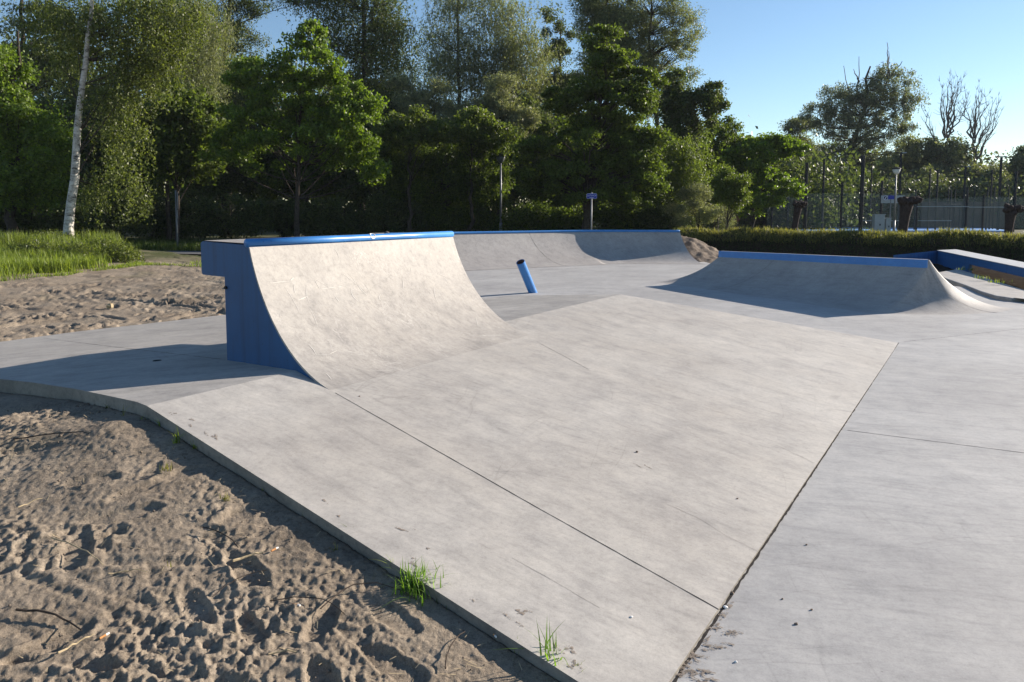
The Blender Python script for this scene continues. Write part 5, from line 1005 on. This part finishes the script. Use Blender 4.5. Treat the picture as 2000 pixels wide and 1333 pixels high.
for a_ in ((485, 1098, .12, .6, 'straw', 'pale dry leaf stalk lying in the middle of the sand', .006, .05), (60, 990, .10, .9, 'straw', 'dry straw near the left edge of the sand', .003, .05), (100, 860, .45, -.1, 'twig', 'long dark root at the rim of the shaded sand', .004, .08), (150, 1085, .35, -.5, 'straw', 'straw stalk pointing at the large footprint', .003, .05),
           (720, 1190, .35, .3, 'twig', 'curled dark root end near the fullest tuft', .003, .35), (600, 1200, .3, -.2, 'twig', 'thin root in the lower middle of the sand', .0025, .2), (150, 1270, .12, 1.0, 'straw', 'pale splinter lower left in the sand', .004, .02), (470, 1150, .22, .8, 'twig', 'fine forked twig under the dry leaf', .0025, .12),
           (95, 1225, .3, -.3, 'twig', 'frayed brown root low at the left', .005, .1), (430, 1060, .25, -.6, 'twig', 'thin dark twig above the dry leaf', .003, .1), (250, 1130, .14, .2, 'straw', 'short straw near the footprint', .003, .1), (560, 1290, .12, .1, 'straw', 'short pale straw at the bottom middle', .0035, .1), (890, 1280, .2, 1.3, 'twig', 'twig beside the bottom of the slab edge', .003, .1)):
    twig(a_[0], a_[1], a_[2], a_[3], M[a_[4]], a_[5], a_[6], a_[7])
# plant debris: uncountable
n = 1500; X = rsL.uniform(-3.4, 1.0, n); Y = rsL.uniform(1.5, 5.0, n); keep = np.ones(n, bool)
for pl in union: keep &= seg_dist(X, Y, pl) > .03
X, Y = X[keep], Y[keep]; Z = base_z(X, Y)+.014; P = np.c_[X, Y, Z]; a = unit(rsL.normal(size=(len(P), 3))*[1, 1, .15]); s = unit(np.cross(a, [0, 0, 1])); L = rsL.uniform(.006, .03, (len(P), 1)); Wd = rsL.uniform(.0008, .002, (len(P), 1))
V = np.stack([P-a*L-s*Wd, P-a*L+s*Wd, P+a*L+s*Wd*.5, P+a*L-s*Wd*.5], 1).reshape(-1, 3); o = leaf_obj('plant_debris', V, M['straw'], None); tag(o, 'scattered bits of dry straw on the sand', 'debris', kind='stuff')

n = 5200; X = rsL.uniform(-3.4, 1.0, n); Y = rsL.uniform(1.5, 5.0, n); dmn = np.full(n, 9.)
for pl in union: dmn = np.minimum(dmn, seg_dist(X, Y, pl))
keep = (dmn > .015) & ((rsL.random(n) < .55) | (dmn < .25)); X, Y = X[keep], Y[keep]; C_ = np.c_[X, Y, base_z(X, Y)+.006]; r_ = rsL.uniform(.0015, .0055, (len(C_), 1))*np.exp(rsL.normal(0, .35, (len(C_), 1)))
oc = np.array([[1, 0, 0], [-1, 0, 0], [0, 1, 0], [0, -1, 0], [0, 0, .8], [0, 0, -.8]]); V = (C_[:, None, :]+oc[None]*r_[:, :, None]*rsL.uniform(.6, 1.2, (len(C_), 6, 1))).reshape(-1, 3)
fo = np.array([[0, 2, 4], [2, 1, 4], [1, 3, 4], [3, 0, 4], [2, 0, 5], [1, 2, 5], [3, 1, 5], [0, 3, 5]]); F = (np.arange(len(C_))[:, None, None]*6+fo[None]).reshape(-1, 3)
o = link_fast('soil_crumbs', V, F, M_heap); tag(o, 'loose crumbs and grit lying on the sand', 'grit', kind='stuff')

# ------------------------------------------------------------------ morning haze
hz_ = MB(); hz_.box((30, 60, 9.5), (240, 150, 22)); hm = bpy.data.materials.new("haze_air"); hm.use_nodes = True; hn_ = hm.node_tree.nodes; hn_.clear()
ou = hn_.new("ShaderNodeOutputMaterial"); pv_ = hn_.new("ShaderNodeVolumePrincipled"); pv_.inputs["Color"].default_value = (.80, .88, 1, 1); pv_.inputs["Density"].default_value = .00020; pv_.inputs["Anisotropy"].default_value = .0; hm.node_tree.links.new(pv_.outputs[0], ou.inputs["Volume"])
o = hz_.build('haze', hm); tag(o, 'thin morning haze', 'haze', kind='stuff')
